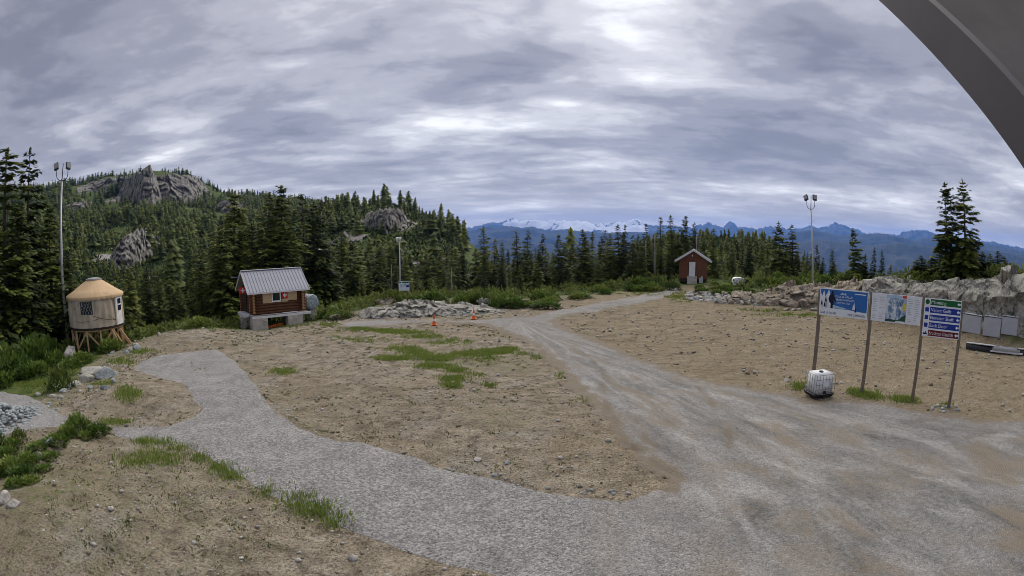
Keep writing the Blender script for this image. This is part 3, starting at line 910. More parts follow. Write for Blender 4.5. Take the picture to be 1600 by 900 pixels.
def mountains(name, prof, d0, depth, floor, seed, snow_rng, mat, label, rough):
    a = np.array(prof, float)
    rx, ry, rz_ = ray(a[:, 0], a[:, 1])
    az = np.degrees(np.arctan2(rx, ry))
    el = rz_ / np.hypot(rx, ry)
    azs = np.arange(az.min(), az.max(), 0.07)
    dist = d0 * (1 + 0.10 * fbm(azs / 9.0, azs * 0 + 3.3, seed, 3))
    crest = CAM_H + np.interp(azs, az, el) * dist
    crest_s = crest.copy()
    crest = crest + rough * fbm(azs / 0.7, azs * 0 + 1.5, seed + 3, 5, 0.62) + rough * .5 * (np.abs(fbm(azs / 0.32, azs * 0 + 7.5, seed + 5, 3)) * -2 + .5)
    rows = np.concatenate([np.linspace(-1, 0, 46), np.linspace(0.06, 0.6, 8)])
    Aa, Rr = np.meshgrid(np.radians(azs), rows, indexing='ij')
    rad = dist[:, None] + Rr * depth
    X, Y = rad * np.sin(Aa), rad * np.cos(Aa)
    t = np.abs(Rr)
    rel = (crest_s[:, None] - floor)
    prof_t = np.where(Rr < 0, (1 - t) ** 1.25, 1 - t * 1.2)
    wav = 1 - np.abs(fbm(X / 1700, Y / 1700, seed + 11, 5, 0.55)) * 2.2
    wav2 = 1 - np.abs(fbm(X / 600, Y / 600, seed + 17, 4, 0.55)) * 2.0
    Z = floor + rel * prof_t + (wav - 0.6) * rel * 0.55 * t * (1 - t * 0.5) * 1.6 + (wav2 - 0.6) * rel * 0.22 * np.sqrt(t) * (1 - t * 0.6)
    Z = np.minimum(Z, np.maximum(crest_s[:, None] - 0.10 * t * rel, floor - 50)) + (crest - crest_s)[:, None] * np.clip(1 - t * 9, 0, 1)
    # snow shelves on the high ground
    lo, hi, s0, s1 = snow_rng
    azd = np.degrees(Aa)
    sn = sstep(lo, hi, Z) * np.maximum(sstep(s0 - 1, s0 + 1, azd) * sstep(s1 + 1.5, s1 - 1, azd), 0.22)
    sn = sn - 0.45 * sstep(0.55, 0.2, wav2)
    na, nr = X.shape
    i, j = np.meshgrid(np.arange(na - 1), np.arange(nr - 1), indexing='ij')
    F = np.stack([i * nr + j, i * nr + j + 1, (i + 1) * nr + j + 1, (i + 1) * nr + j], -1).reshape(-1, 4)[:, ::-1]
    o = add(name, mesh_np(name, np.stack([X, Y, Z], -1).reshape(-1, 3), F, {'snow': sn.ravel()}, smooth=True), mat)
    tag(o, label, kind='structure')


mountains('snowy_mountains', FAR_PX, 17500, 4000, -780, 101, (-160, 100, -1, 14), mountain_mat('snow_patched_rock', True), 'distant blue range with snow fields along its crest', 75)
mountains('blue_ridge', MID_PX, 10500, 4200, -780, 131, (5000, 6000, 0, 1), mountain_mat('far_forest_slope', False, (0.022, 0.032, 0.026), (0.05, 0.056, 0.056)), 'blue forested ridge in front of the snowy range', 22)

LOW_PX = [(640, 388), (740, 381), (765, 376), (785, 372), (810, 376), (840, 380), (880, 384), (920, 379), (960, 382), (1040, 387), (1200, 384), (1250, 378), (1285, 374), (1315, 380), (1360, 384), (1400, 378),
          (1430, 383), (1470, 388), (1520, 386), (1560, 393), (1600, 402), (1680, 412)]
mountains('lower_ridge', LOW_PX, 7200, 3000, -780, 151, (5000, 6000, 0, 1), bpy.data.materials['far_forest_slope'], 'dark blue lower ridge nearest of the far ranges', 16)

# ------------------------------------------------------------------ rocks


def clip_rock(seed, sub=3, nplanes=16, flat=0.7, rough=0.05):
    rg = np.random.RandomState(seed)
    bm = bmesh.new()
    bmesh.ops.create_icosphere(bm, subdivisions=sub, radius=1.0)
    V = np.array([v.co[:] for v in bm.verts])
    F = np.array([[v.index for v in f.verts] for f in bm.faces])
    bm.free()
    for k in range(nplanes):
        n = rg.normal(size=3)
        n /= np.linalg.norm(n)
        c = rg.uniform(0.55, 0.85)
        d = V @ n - c
        m = d > 0
        V[m] -= d[m, None] * n
    V *= np.array([1.0, rg.uniform(0.65, 1.0), flat])
    V += rough * (np.stack([fbm(V[:, 0] * 3 + k, V[:, 1] * 3 + V[:, 2] * 2.1, seed + k, 3) for k in range(3)], 1))
    V[:, 2] -= V[:, 2].min() * 0.6
    V /= max(V[:, 0].max() - V[:, 0].min(), 1e-6)
    return V, F


ROCK_MESH = {}
for kind in ('rock', 'rock_pale', 'rock_blue', 'rock_brown'):
    ROCK_MESH[kind] = []
    for s in range(5):
        V, F = clip_rock(len(kind) * 31 + s * 7, 3 if s < 3 else 2, 15 + s, 0.62)
        me = mesh_np('boulder', V, F)
        me.materials.append(MT[kind])
        ROCK_MESH[kind].append(me)
rng = random.Random(5)


def rock(px, py, size, kind='rock', label=None, group=None, name='boulder', flat=1.0, var=None, sink=0.12):
    v = G1(px, py)
    o = add(name, ROCK_MESH[kind][rng.randrange(5) if var is None else var], None, loc=(v.x, v.y, v.z - sink * size),
            rot=(rng.uniform(-.2, .2), rng.uniform(-.2, .2), rng.uniform(0, 6.28)), scale=(size, size, size * flat))
    w = {'rock': 'grey', 'rock_pale': 'whitish', 'rock_blue': 'bluish', 'rock_brown': 'brown'}[kind]
    tag(o, (('large ' if size > .7 else '') + w + ' ' + label) if group else label, 'rock', group)
    return o


def outcrop(name, base, tops, mat, label, seed, back=3.5, amp=0.55, size=1.7, ncol=220, lean=1.3, rows=34):
    b = np.array(base, float)
    bx, by, bz = G(b[:, 0], b[:, 1])
    d = np.hypot(bx, by)
    tp = np.array([P(px, py, dd + lean + ex)[:] for (px, py, ex), dd in zip(tops, d)])
    u = np.linspace(0, 1, len(b))
    uu = np.linspace(0, 1, ncol)
    B = np.stack([np.interp(uu, u, c) for c in (bx, by, bz)], 1)
    T = np.stack([np.interp(uu, u, tp[:, k]) for k in range(3)], 1)
    out = -B.copy()
    out[:, 2] = 0
    out /= np.linalg.norm(out, axis=1)[:, None]
    K = T - out * back
    K[:, 2] = height(K[:, 0], K[:, 1]) - 0.6
    B2 = B + out * 0.25
    B2[:, 2] -= 0.4
    pts = []
    for r in np.linspace(0, 1, rows):
        if r < 0.62:
            t = r / 0.62
            q = B2 + (T - B2) * t + out[:, :] * (0.5 * math.sin(t * PI))
            q[:, 2] = B2[:, 2] + (T[:, 2] - B2[:, 2]) * (t ** 0.8)
        else:
            t = (r - 0.62) / 0.38
            q = T + (K - T) * t
            q[:, 2] = T[:, 2] + (K[:, 2] - T[:, 2]) * (t ** 2.2)
        pts.append(q)
    V = np.stack(pts, 1)
    fl = V.reshape(-1, 3)
    edge = np.minimum(np.minimum(np.linspace(0, 1, ncol) * 9, (1 - np.linspace(0, 1, ncol)) * 9), 1)[:, None] * np.ones(rows)[None]
    rr = np.linspace(0, 1, rows)
    edge = edge * np.minimum(1, np.minimum(rr * 8, (1 - rr) * 5))[None]
    sc = np.array([1, 1, 1.7])
    o1 = blocky(fl * sc, size, seed) * amp
    o2 = blocky(fl * sc, size * 0.38, seed + 40) * amp * (0.55 if size > 3.4 else 0.34)
    o3 = 0.10 * amp * fbm(fl[:, 0] * 4 + fl[:, 2] * 3, fl[:, 1] * 4 + fl[:, 2] * 2, seed, 3)
    off = ((o1 + o2 + o3) * edge.ravel()).reshape(ncol, rows)
    topw = sstep(.48, .70, rr)[None, :, None]
    N_ = np.repeat(out[:, None, :], rows, 1) * (1 - .55 * topw)
    N_[:, :, 2] += .12 + .6 * topw[:, :, 0]
    V = V + N_ * off[:, :, None]
    i, j = np.meshgrid(np.arange(ncol - 1), np.arange(rows - 1), indexing='ij')
    F = np.stack([i * rows + j, (i + 1) * rows + j, (i + 1) * rows + j + 1, i * rows + j + 1], -1).reshape(-1, 4)
    o = add(name, mesh_np(name, V.reshape(-1, 3), F), MT[mat])
    return tag(o, label, 'rock')


outcrop('rock_outcrop', [(560, 496), (585, 497), (615, 497), (650, 496), (690, 493), (725, 491), (760, 490), (785, 488)],
        [(562, 487, 0), (580, 481, 0), (612, 479, .5), (640, 473, .8), (672, 472, .8), (705, 476, .6), (745, 477, 1), (782, 485, 0)], 'rock',
        'low grey rock outcrop beside the road under the small map sign', 201, 3.0, 0.62, 1.0, 260, 1.0, 44)
outcrop('rock_ledge', [(1120, 470), (1150, 472), (1190, 475), (1230, 478), (1262, 480), (1300, 484), (1340, 487), (1375, 490)],
        [(1125, 466, 0), (1150, 461, .5), (1190, 456, 1.2), (1230, 449, 1.5), (1262, 446, 1.5), (1300, 447, 1.2), (1340, 440, .8), (1372, 440, .5)], 'rock_brown',
        'brown broken rock ledge below the light pole behind the blue billboard', 221, 4.0, .95, 1.8, 300, 1.0, 50)
outcrop('rock_wall', [(1345, 490), (1372, 492), (1400, 495), (1440, 500), (1480, 506), (1520, 512), (1560, 517), (1600, 522), (1660, 532)],
        [(1348, 437, .4), (1365, 434, .6), (1400, 436, .8), (1440, 441, .8), (1480, 440, .8), (1520, 435, 1), (1555, 429, 1.4), (1600, 427, 1), (1660, 424, 1)], 'rock',
        'tall cut grey rock wall behind the trail signs', 241, 4.5, 1.1, 3.2, 340, .8, 64)

outcrop('rock_cliff', [(120, 303), (145, 300), (170, 302), (192, 310), (208, 320), (224, 327), (240, 325), (256, 322), (272, 321), (287, 319), (301, 317), (313, 312), (322, 308), (330, 306)],
        [(121, 293, 0), (146, 284, 0), (170, 280, 0), (192, 277, 0), (208, 275, 0), (224, 267, 0), (234, 261, 0), (243, 271, 0), (256, 277, 0), (270, 274, 0), (288, 275, 0), (304, 279, 0), (316, 284, 0), (325, 296, 0)], 'cliff',
        'grey rocky summit dome and cliff above the far forest', 261, 70, 8.0, 22.0, 340, 24, 60)
outcrop('rock_crag', [(100, 335), (115, 338), (130, 338), (142, 332)], [(101, 325, 0), (115, 317, 0), (130, 317, 0), (141, 324, 0)], 'cliff',
        'bare rock slab on the left slope below the summit dome', 265, 30, 5.0, 12.0, 110, 16, 36)
outcrop('rock_crag', [(335, 330), (350, 334), (368, 333), (384, 328)], [(336, 322, 0), (350, 314, 0), (368, 315, 0), (383, 321, 0)], 'cliff',
        'rock slab right of the summit dome behind the cabin trees', 267, 30, 5.0, 12.0, 110, 16, 36)
outcrop('rock_crag', [(170, 420), (182, 425), (196, 424), (212, 418), (228, 408), (244, 402), (258, 400)],
        [(172, 400, 0), (182, 388, 0), (196, 372, 0), (212, 362, 0), (228, 360, 0), (244, 372, 0), (257, 385, 0)], 'cliff',
        'bare grey rock face among the trees above the yurt', 271, 16, 3.6, 6.0, 170, 16, 44)
outcrop('rock_crag', [(570, 352), (580, 358), (592, 364), (604, 366), (616, 362), (628, 354), (636, 348)],
        [(571, 336, 0), (581, 330, 0), (593, 330, 0), (604, 327, 0), (616, 326, 0), (627, 330, 0), (635, 338, 0)], 'cliff',
        'pale grey rock face near the crest of the near hill', 281, 9, 2.2, 3.6, 160, 8, 40)
outcrop('rock_crag', [(512, 395), (520, 402), (530, 402), (540, 392), (548, 384)],
        [(513, 384, 0), (521, 376, 0), (531, 370, 0), (541, 364, 0), (548, 366, 0)], 'cliff',
        'shadowed grey rock face right of the cabin trees', 291, 8, 2.0, 3.5, 120, 7, 34)
outcrop('rock_crag', [(798, 424), (806, 428), (814, 428), (820, 424)],
        [(799, 414, 0), (806, 409, 0), (813, 410, 0), (819, 416, 0)], 'cliff',
        'small pale rock face between the valley conifers', 296, 4, .6, 2.0, 80, 4, 26)

# single boulders of the left bank
rock(110, 556, 2.0, 'rock_pale', 'pale pinkish boulder at the foot of the tall light pole beside the yurt', flat=0.9, var=0)
rock(88, 548, 1.0, 'rock_pale', 'small pale boulder just behind the boulder at the pole foot', var=1)
rock(147, 580, 2.6, 'rock', 'flat grey slab topping the stone heap below the yurt', flat=0.55, var=2)
rock(165, 590, 1.5, 'rock_blue', 'whitish blue angular block at the right end of the stone heap below the yurt', var=0)
rock(136, 595, 1.1, 'rock', 'grey block under the flat slab in the stone heap', var=1)
rock(70, 606, 2.6, 'rock', 'flat bare rock sheet beside the small side path at the shrubs', flat=0.3, var=0)
rock(8, 783, 0.75, 'rock_pale', 'whitish boulder at the frame edge below the leafy bank', var=0, name='boulder')
rock(21, 790, 0.6, 'rock_pale', 'squat whitish boulder second from the edge below the leafy bank', var=2)
rock(60, 712, 0.55, 'rock_pale', 'lone pale stone among the green leaves of the near bank', var=1)
rock(78, 692, 0.7, 'rock_blue', 'bluish stone lying in the green bank between path and edge', var=1)
rock(747, 718, 0.42, 'rock_pale', 'single whitish stone on the dirt above the curved path', flat=.7, var=1)
rock(792, 724, 0.34, 'rock_blue', 'single blue grey stone at the dirt edge beside the curved path', flat=.7, var=0)
rock(1229, 595, 0.42, 'rock_pale', 'single whitish stone lying left of the white tank', flat=.8, var=0)
rock(1314, 598, 0.35, 'rock_pale', 'single whitish stone lying right behind the white tank', flat=.8, var=2)
rock(604, 473, 2.6, 'rock_brown', 'brown rock hump behind the outcrop beside the small map sign', flat=0.55, var=1)
rock(762, 475, 2.8, 'rock', 'grey rock hump at the end of the outcrop beyond the traffic cones', flat=0.8, var=2)
rock(850, 472, 2.0, 'rock', 'grey boulder at the edge of the shrubs beside the sandy bank', flat=0.7, var=0)
rock(526, 499, 1.2, 'rock_brown', 'rounded brown boulder where the road bends out of sight', var=1)
for k, (px, py, s) in enumerate([(165, 608, .7), (120, 602, .8), (100, 612, .6), (82, 620, .5), (140, 606, .5), (178, 598, .6), (110, 604, .5), (95, 622, .45), (60, 618, .5), (178, 583, .5),
                                  (125, 612, .4), (150, 612, .35), (205, 548, .8), (215, 545, .9), (212, 540, .7), (198, 551, .6), (130, 548, .6), (175, 552, .5)]):
    rock(px, py, s, rng.choice(['rock_pale', 'rock_blue', 'rock']), 'loose stone in the heap along the bank below the yurt', 'stones on the bank below the yurt')
for k in range(120):
    t = rng.random()
    px = 1072 + t * 118 + rng.uniform(-6, 6)
    py = 463 + t * 9 + rng.uniform(-8, 7)
    rock(px, py, rng.uniform(.35, 1.0), rng.choice(['rock_pale', 'rock_blue', 'rock', 'rock_brown', 'rock_pale']), 'loose stone in the rubble slope below the red hut', 'rubble below the red hut')
for k in range(26):
    rock(rng.uniform(1452, 1500), rng.uniform(634, 646), rng.uniform(.12, .34), rng.choice(['rock_pale', 'rock_blue']), 'stone heaped at the foot of the last sign post', 'stones at the foot of the sign posts')
for k in range(20):
    px = rng.uniform(700, 1005)
    rock(px, np.interp(px, [700, 800, 900, 1005], [736, 757, 773, 776]) - rng.uniform(2, 8), rng.uniform(.1, .26), rng.choice(['rock_pale', 'rock_blue', 'rock']),
         'small stone along the dirt edge above the curved path', 'stones along the path edge')
for k in range(34):
    px = rng.uniform(565, 790)
    rock(px, 497 - (px - 565) * .03 - rng.uniform(-1.5, 6), rng.uniform(.25, .6), rng.choice(['rock_pale', 'rock_blue', 'rock']), 'broken stone at the foot of the low outcrop', 'stones at the low outcrop')
for k in range(22):
    rock(rng.uniform(1180, 1345), rng.uniform(478, 489), rng.uniform(.25, .7), rng.choice(['rock', 'rock_brown', 'rock_pale']), 'broken stone fallen below the brown rock ledge', 'stones below the rock ledge')

for k in range(44):
    px = rng.uniform(1130, 1600)
    by = np.interp(px, [1130, 1190, 1262, 1375, 1440, 1520, 1600], [471, 475, 480, 490, 500, 512, 522])
    if 1485 < px:
        continue
    rock(px, by - rng.uniform(0, 5), rng.uniform(.6, 1.7), 'rock_brown' if px < 1350 else rng.choice(['rock', 'rock_pale']), 'angular block lying against the rock ledge and wall', 'blocks along the rock ledge', var=rng.randrange(3))
for k in range(16):
    px = rng.uniform(1180, 1590)
    t = P(px, np.interp(px, [1180, 1262, 1340, 1400, 1440, 1520, 1590], [456, 446, 440, 433, 437, 430, 422]), np.interp(px, [1180, 1590], [61, 51]))
    s = rng.uniform(.7, 1.8)
    o = add('boulder', ROCK_MESH['rock_brown' if px < 1340 else 'rock'][rng.randrange(3)], None, loc=(t.x, t.y, max(zg(t.x, t.y), t.z - .8) - .25 * s), rot=(rng.uniform(-.2, .2), rng.uniform(-.2, .2), rng.uniform(0, 6.28)), scale=(s, s, s * .8))
    tag(o, 'angular block perched on the top edge of the rock ledge and wall', 'rock', 'blocks on top of the ledge')

# ------------------------------------------------------------------ conifers


def kites(Pos, Dir, Len, Wid, drop, fold=0.25):
    """leaf sprays: root, side, tip, side"""
    Dir = Dir / np.linalg.norm(Dir, axis=1)[:, None]
    side = np.cross(Dir, np.array([0, 0, 1.0]))
    side /= (np.linalg.norm(side, axis=1)[:, None] + 1e-6)
    L, W = Len[:, None], Wid[:, None]
    dz = np.array([0, 0, 1.0])
    mid = Pos + Dir * L * 0.45
    a = mid + side * W - dz * W * fold
    b = mid - side * W - dz * W * fold
    tip = Pos + Dir * L - dz * (drop * Len)[:, None]
    V = np.stack([Pos, a, tip, b], 1).reshape(-1, 3)
    F = np.arange(len(Pos) * 4).reshape(-1, 4)
    return V, F


def conifer(seed, W=0.2, nwh=34, per=5, tuft=10, droop=0.35, bare=0.06, taper=0.85, gap=0.1, H=10.0, kl=0.30, lop=0.25):
    rg = np.random.RandomState(seed)
    PP, DD, LL, WW, TT = [], [], [], [], []
    limbs = []
    bend = rg.normal(size=2) * 0.012 * H
    lobe_a, lobe_p = rg.uniform(0, lop), rg.uniform(0, 6.28)
    for i in range(nwh):
        h = bare + (1 - bare) * ((i + rg.rand() * 0.8) / nwh)
        if h > 0.99:
            continue
        L0 = W * H * (1 - h) ** taper * rg.uniform(0.72, 1.18) + 0.015 * H
        c = np.array([bend[0] * h * h, bend[1] * h * h, h * H])
        for b in range(per + (1 if h < 0.4 else 0)):
            if rg.rand() < gap:
                continue
            az = rg.uniform(0, 6.283)
            L = L0 * rg.uniform(0.55, 1.2) * (1 + lobe_a * math.cos(az - lobe_p))
            up = -0.22 + 0.75 * h + rg.uniform(-.12, .12)
            out = np.array([math.cos(az), math.sin(az), 0])
            sd = np.array([-math.sin(az), math.cos(az), 0])
            n = max(4, int(tuft * min(1.25, 0.45 + L / (W * H))))
            t = np.sqrt(rg.uniform(0.03, 1, n)) if h < 0.85 else rg.uniform(0.02, 1, n)
            s = rg.uniform(-1, 1, n) * 0.42 * L * (1.05 - t) + rg.normal(size=n) * 0.03 * L
            z = L * (up * t - droop * t * t * (1.25 - h)) + rg.normal(size=n) * 0.035 * L - np.abs(s) * 0.18
            pos = c + out * (L * t)[:, None] + sd * s[:, None] + np.array([0, 0, 1]) * z[:, None]
            dr = out * (0.7 + 0.4 * t)[:, None] + sd * (np.sign(s) * rg.uniform(0.1, 0.9, n))[:, None] + np.array([0, 0, 1]) * rg.uniform(-.35, .12, n)[:, None]
            ln = kl * L * rg.uniform(.6, 1.2, n) * (1.1 - .45 * t) + 0.014 * H
            PP.append(pos)
            DD.append(dr)
            LL.append(ln)
            WW.append(ln * rg.uniform(.30, .48, n))
            bt = rg.uniform(-.14, .14)
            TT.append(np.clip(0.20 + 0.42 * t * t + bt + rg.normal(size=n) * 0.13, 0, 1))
            if L > 0.06 * H and rg.rand() < 0.5:
                limbs.append((c, c + out * L * .75 + np.array([0, 0, L * (up * .75 - droop * .56 * (1.25 - h))]), 0.0042 * H * (1 - h) + 0.012))
    # leader shoot
    n = 14
    hh = rg.uniform(.955, 1.0, n)
    a = rg.uniform(0, 6.28, n)
    PP.append(np.stack([bend[0] + 0 * hh, bend[1] + 0 * hh, hh * H - 0.012 * H], 1))
    DD.append(np.stack([np.cos(a) * .5, np.sin(a) * .5, 0 * a + 1.2], 1))
    LL.append(np.full(n, 0.028 * H))
    WW.append(np.full(n, 0.006 * H))
    TT.append(np.full(n, .4))
    V, F = kites(np.concatenate(PP), np.concatenate(DD), np.concatenate(LL), np.concatenate(WW), np.full(sum(map(len, LL)), 0.22))
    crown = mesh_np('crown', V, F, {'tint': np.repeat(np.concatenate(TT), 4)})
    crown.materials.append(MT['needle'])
    mb = MB()
    hs = np.linspace(0, .97, 9)
    mb.tube([(bend[0] * q * q, bend[1] * q * q, q * H - (0.04 * H if k == 0 else 0)) for k, q in enumerate(hs)], [H * 0.017 * (1 - q) + 0.012 + (0.006 * H if k == 0 else 0) for k, q in enumerate(hs)], 7)
    for a_, b_, r in limbs:
        mb.tube([a_, b_], [r, r * .35], 4, False)
    trunk = mb.mesh('trunk', True)
    trunk.materials.append(MT['bark'])
    return crown, trunk


PROTO = {
    'full': [conifer(11 + s, W=.235, nwh=44, per=6, tuft=17, droop=.42, bare=.02, taper=.66, gap=.14, kl=.30) for s in range(4)],
    'mid': [conifer(31 + s, W=.19, nwh=38, per=6, tuft=13, droop=.38, bare=.03, taper=.68, gap=.12, kl=.34) for s in range(5)],
    'slim': [conifer(51 + s, W=.135, nwh=38, per=5, tuft=11, droop=.45, bare=.04, taper=.62, gap=.12, kl=.40) for s in range(4)],
    'open': [conifer(71 + s, W=.255, nwh=27, per=5, tuft=18, droop=.30, bare=.06, taper=.58, gap=.20, kl=.27, lop=.45) for s in range(4)],
    'ragged': [conifer(111 + s, W=.25, nwh=33, per=7, tuft=28, droop=.30, bare=.02, taper=.68, gap=.24, kl=.30, lop=.5) for s in range(3)],
    'spire': [conifer(91 + s, W=.10, nwh=38, per=5, tuft=9, droop=.5, bare=.12, taper=.55, gap=.16, kl=.46) for s in range(3)],
}
KIND_WORD = {'full': 'broad', 'mid': 'pointed', 'slim': 'slim', 'open': 'open branched', 'spire': 'spire shaped', 'ragged': 'ragged'}
trng = random.Random(77)
TREES = []


def tree(x, y, top, kind, label, group=None, wide=1.0, name='conifer_tree'):
    z = zg(x, y) - 0.15
    H = top - z
    if H < 1.2:
        return None
    o = thing(name, label, 'tree', (x, y, z), trng.uniform(0, 6.28), group)
    crown, trunk = PROTO[kind][trng.randrange(len(PROTO[kind]))]
    s = H / 10.0
    o.scale = (s * wide, s * wide, s)
    o.rotation_euler = (trng.gauss(0, .02), trng.gauss(0, .02), o.rotation_euler.z)
    add('trunk', trunk, None, o)
    add('crown', crown, None, o)
    TREES.append((x, y))
    return o


def tree_px(px, py, d, kind, label, group=None, wide=1.0):
    t = P(px, py, d)
    return tree(t.x, t.y, t.z, kind, label, group, wide)


# trees the photograph singles out
tree_px(14, 230, 50, 'spire', 'tall thin spire conifer at the frame edge left of the twin-lamp pole', wide=1.5)
tree_px(46, 230, 52, 'mid', 'tall dark conifer with pointed top between spire tree and light pole', wide=.95)
tree_px(-12, 330, 46, 'open', 'dark spreading conifer cut by the left frame edge')
tree_px(30, 322, 48, 'full', 'broad dark conifer in front of the tall spire trees')
tree_px(78, 318, 54, 'full', 'broad dark conifer directly behind the twin-lamp pole')
tree_px(104, 392, 50, 'mid', 'dark conifer between light pole and yurt', wide=1.2)
tree_px(364, 297, 66, 'full', 'large layered conifer rising behind the gable end of the log cabin')
tree_px(446, 289, 66, 'full', 'tallest layered conifer standing behind the log cabin roof', wide=1.12)
tree_px(421, 300, 69, 'mid', 'second leader conifer pressed against the tallest tree behind the cabin')
tree_px(478, 302, 72, 'open', 'ragged conifer right of the tallest tree behind the cabin', wide=.9)
tree_px(493, 315, 70, 'full', 'conifer at the right end of the cluster behind the log cabin')
tree_px(410, 352, 62, 'full', 'lower bushy conifer over the log cabin roof ridge')
tree_px(330, 372, 60, 'mid', 'mid green conifer left of the log cabin gable')
tree_px(758, 353, 92, 'mid', 'narrow conifer against the blue ridge above the traffic cones')
tree_px(783, 377, 88, 'mid', 'short pointed conifer against the blue ridge above the farther cone', wide=.85)
tree_px(770, 372, 90, 'slim', 'slim conifer between two pointed trees below the snowy range')
tree_px(810, 359, 84, 'slim', 'slim dark conifer of the close pair below the snowy range', wide=1.2)
tree_px(822, 358, 82, 'mid', 'broader dark conifer of the close pair below the snowy range', wide=.9)
tree_px(846, 365, 95, 'mid', 'conifer with narrow top right of the close pair below the snowy range')
tree_px(874, 366, 80, 'full', 'broad bright green conifer left of the large valley conifers')
tree_px(913, 358, 74, 'full', 'large bright green conifer standing foremost at the valley edge', wide=.95)
tree_px(925, 362, 78, 'mid', 'conifer just right of the foremost bright green valley tree')
tree_px(946, 359, 92, 'slim', 'slim conifer right of the foremost bright green valley tree', wide=1.25)
tree_px(968, 350, 86, 'mid', 'dark conifer with ragged top left of the red hut')
tree_px(978, 351, 84, 'open', 'ragged open conifer left of the dark forest edge', wide=.7)
tree_px(1010, 349, 88, 'slim', 'slim conifer left of the tall trio behind the red hut')
tree_px(1034, 338, 90, 'slim', 'slim leftmost conifer of the tall trio behind the red hut')
tree_px(1052, 336, 84, 'mid', 'middle conifer of the tall trio behind the red hut', wide=.9)
tree_px(1068, 337, 82, 'full', 'full conifer right over the red hut roof', wide=.85)
tree_px(1086, 347, 94, 'mid', 'conifer above the right roof edge of the red hut')
tree_px(1115, 355, 80, 'mid', 'pointed dark conifer right of the red hut')
tree_px(1143, 372, 90, 'mid', 'shorter conifer two trees right of the red hut')
tree_px(1173, 376, 76, 'full', 'bushy conifer behind the white storage box')
tree_px(1219, 345, 74, 'ragged', 'tall open conifer left of the lamp pole with climbing pegs')
tree_px(1241, 350, 76, 'mid', 'tall pointed conifer beside the lamp pole with climbing pegs', wide=1.1)
tree_px(1302, 387, 66, 'mid', 'small conifer right of the lamp pole on the ledge')
tree_px(1277, 382, 84, 'mid', 'distant conifer seen directly behind the lamp pole on the ledge')
tree_px(1336, 356, 63, 'ragged', 'open branched conifer standing alone above the blue billboard', wide=.85)
tree_px(1352, 396, 62, 'mid', 'small conifer right of the lone open conifer above the billboard')
tree_px(1366, 386, 63, 'mid', 'left conifer of the small pair above the map board', wide=.85)
tree_px(1379, 389, 62, 'mid', 'right conifer of the small pair above the map board', wide=.85)
tree_px(1479, 284, 54, 'ragged', 'left conifer of the tall twin trees on top of the rock wall', wide=1.0)
tree_px(1508, 279, 54, 'ragged', 'right conifer of the tall twin trees on top of the rock wall', wide=1.0)
for k, (px, py) in enumerate([(1441, 398), (1432, 405), (1455, 402), (1470, 380), (1520, 375), (1535, 392), (1512, 385), (1548, 396), (1560, 392), (1571, 402), (1495, 380), (1462, 408), (1526, 398), (1483, 392), (1543, 405)]):
    tree_px(px, py, 55 + (k % 4), 'full', 'low dense conifer in the clump around the twin trees', 'low conifers around the twin trees', 2.3)
for k, (px, py) in enumerate([(502, 308), (508, 307), (523, 311), (528, 316), (538, 309), (556, 322), (577, 311), (588, 320), (597, 313), (602, 312), (611, 315), (637, 317), (643, 320), (660, 328), (668, 334),
                               (690, 338), (702, 343), (722, 344), (716, 356), (730, 362)]):
    tree_px(px, py, 255 + (k * 37) % 25, 'slim' if k % 3 else 'mid', 'slender conifer on the crest of the near rocky hill', 'conifers along the near hill crest', 1.15)

# the forest wall behind the clearing
CEIL = [(-60, 330), (0, 335), (90, 392), (150, 408), (200, 418), (262, 412), (320, 378), (345, 345), (400, 335), (470, 330), (520, 350), (560, 385), (640, 385), (720, 388), (760, 385), (850, 388), (900, 372), (960, 362),
        (1060, 358), (1110, 372), (1200, 374), (1260, 385), (1290, 402), (1400, 412)]


def zone(n, px0, px1, d0, d1, kinds, label, group, drop=70, clr=2.5):
    made = tries = 0
    while made < n and tries < n * 30:
        tries += 1
        px = trng.uniform(px0, px1)
        d = d0 + (d1 - d0) * trng.random() ** 1.2
        py = np.interp(px, [c[0] for c in CEIL], [c[1] for c in CEIL]) + trng.random() ** 1.5 * drop
        t = P(px, py, d)
        z = zg(t.x, t.y)
        H = t.z - z
        az = math.degrees(math.atan2(t.x, t.y))
        if d < np.interp(az, CLR_AZ, CLR_D) + clr or H < 3.0 or H > 15:
            continue
        if rock_at(np.array([t.x]), np.array([t.y]))[0] > .4:
            continue
        if any((t.x - a) ** 2 + (t.y - b) ** 2 < 2.6 for a, b in TREES):
            continue
        k_ = trng.choice(kinds)
        size = 'tall' if H > 9 else 'low' if H < 5.5 else ''
        if tree(t.x, t.y, t.z, k_, ' '.join((size + ' ' + KIND_WORD[k_] + ' ' + label).split()), group, trng.uniform(.85, 1.2)):
            made += 1


zone(34, -70, 215, 50, 85, ['full', 'mid', 'mid', 'open'], 'dark conifer in the dense stand behind the yurt', 'conifers behind the yurt', 90)
zone(26, 205, 345, 58, 105, ['full', 'mid', 'mid', 'slim'], 'conifer in the stand between yurt and log cabin', 'conifers between yurt and cabin', 70)
zone(48, 345, 600, 60, 105, ['full', 'mid', 'ragged', 'slim', 'open'], 'conifer in the stand right behind the log cabin and road bend', 'conifers behind the log cabin', 100)
zone(66, 590, 860, 66, 150, ['full', 'mid', 'mid', 'slim'], 'conifer in the hollow behind the low rock outcrop', 'conifers in the hollow', 75)
zone(46, 850, 1060, 70, 130, ['full', 'mid', 'mid', 'slim'], 'conifer in the forest edge left of the red hut', 'conifers left of the red hut', 70, 6)
zone(40, 1060, 1270, 78, 140, ['full', 'mid', 'mid', 'slim'], 'conifer in the forest edge right of the red hut', 'conifers right of the red hut', 60, 12)
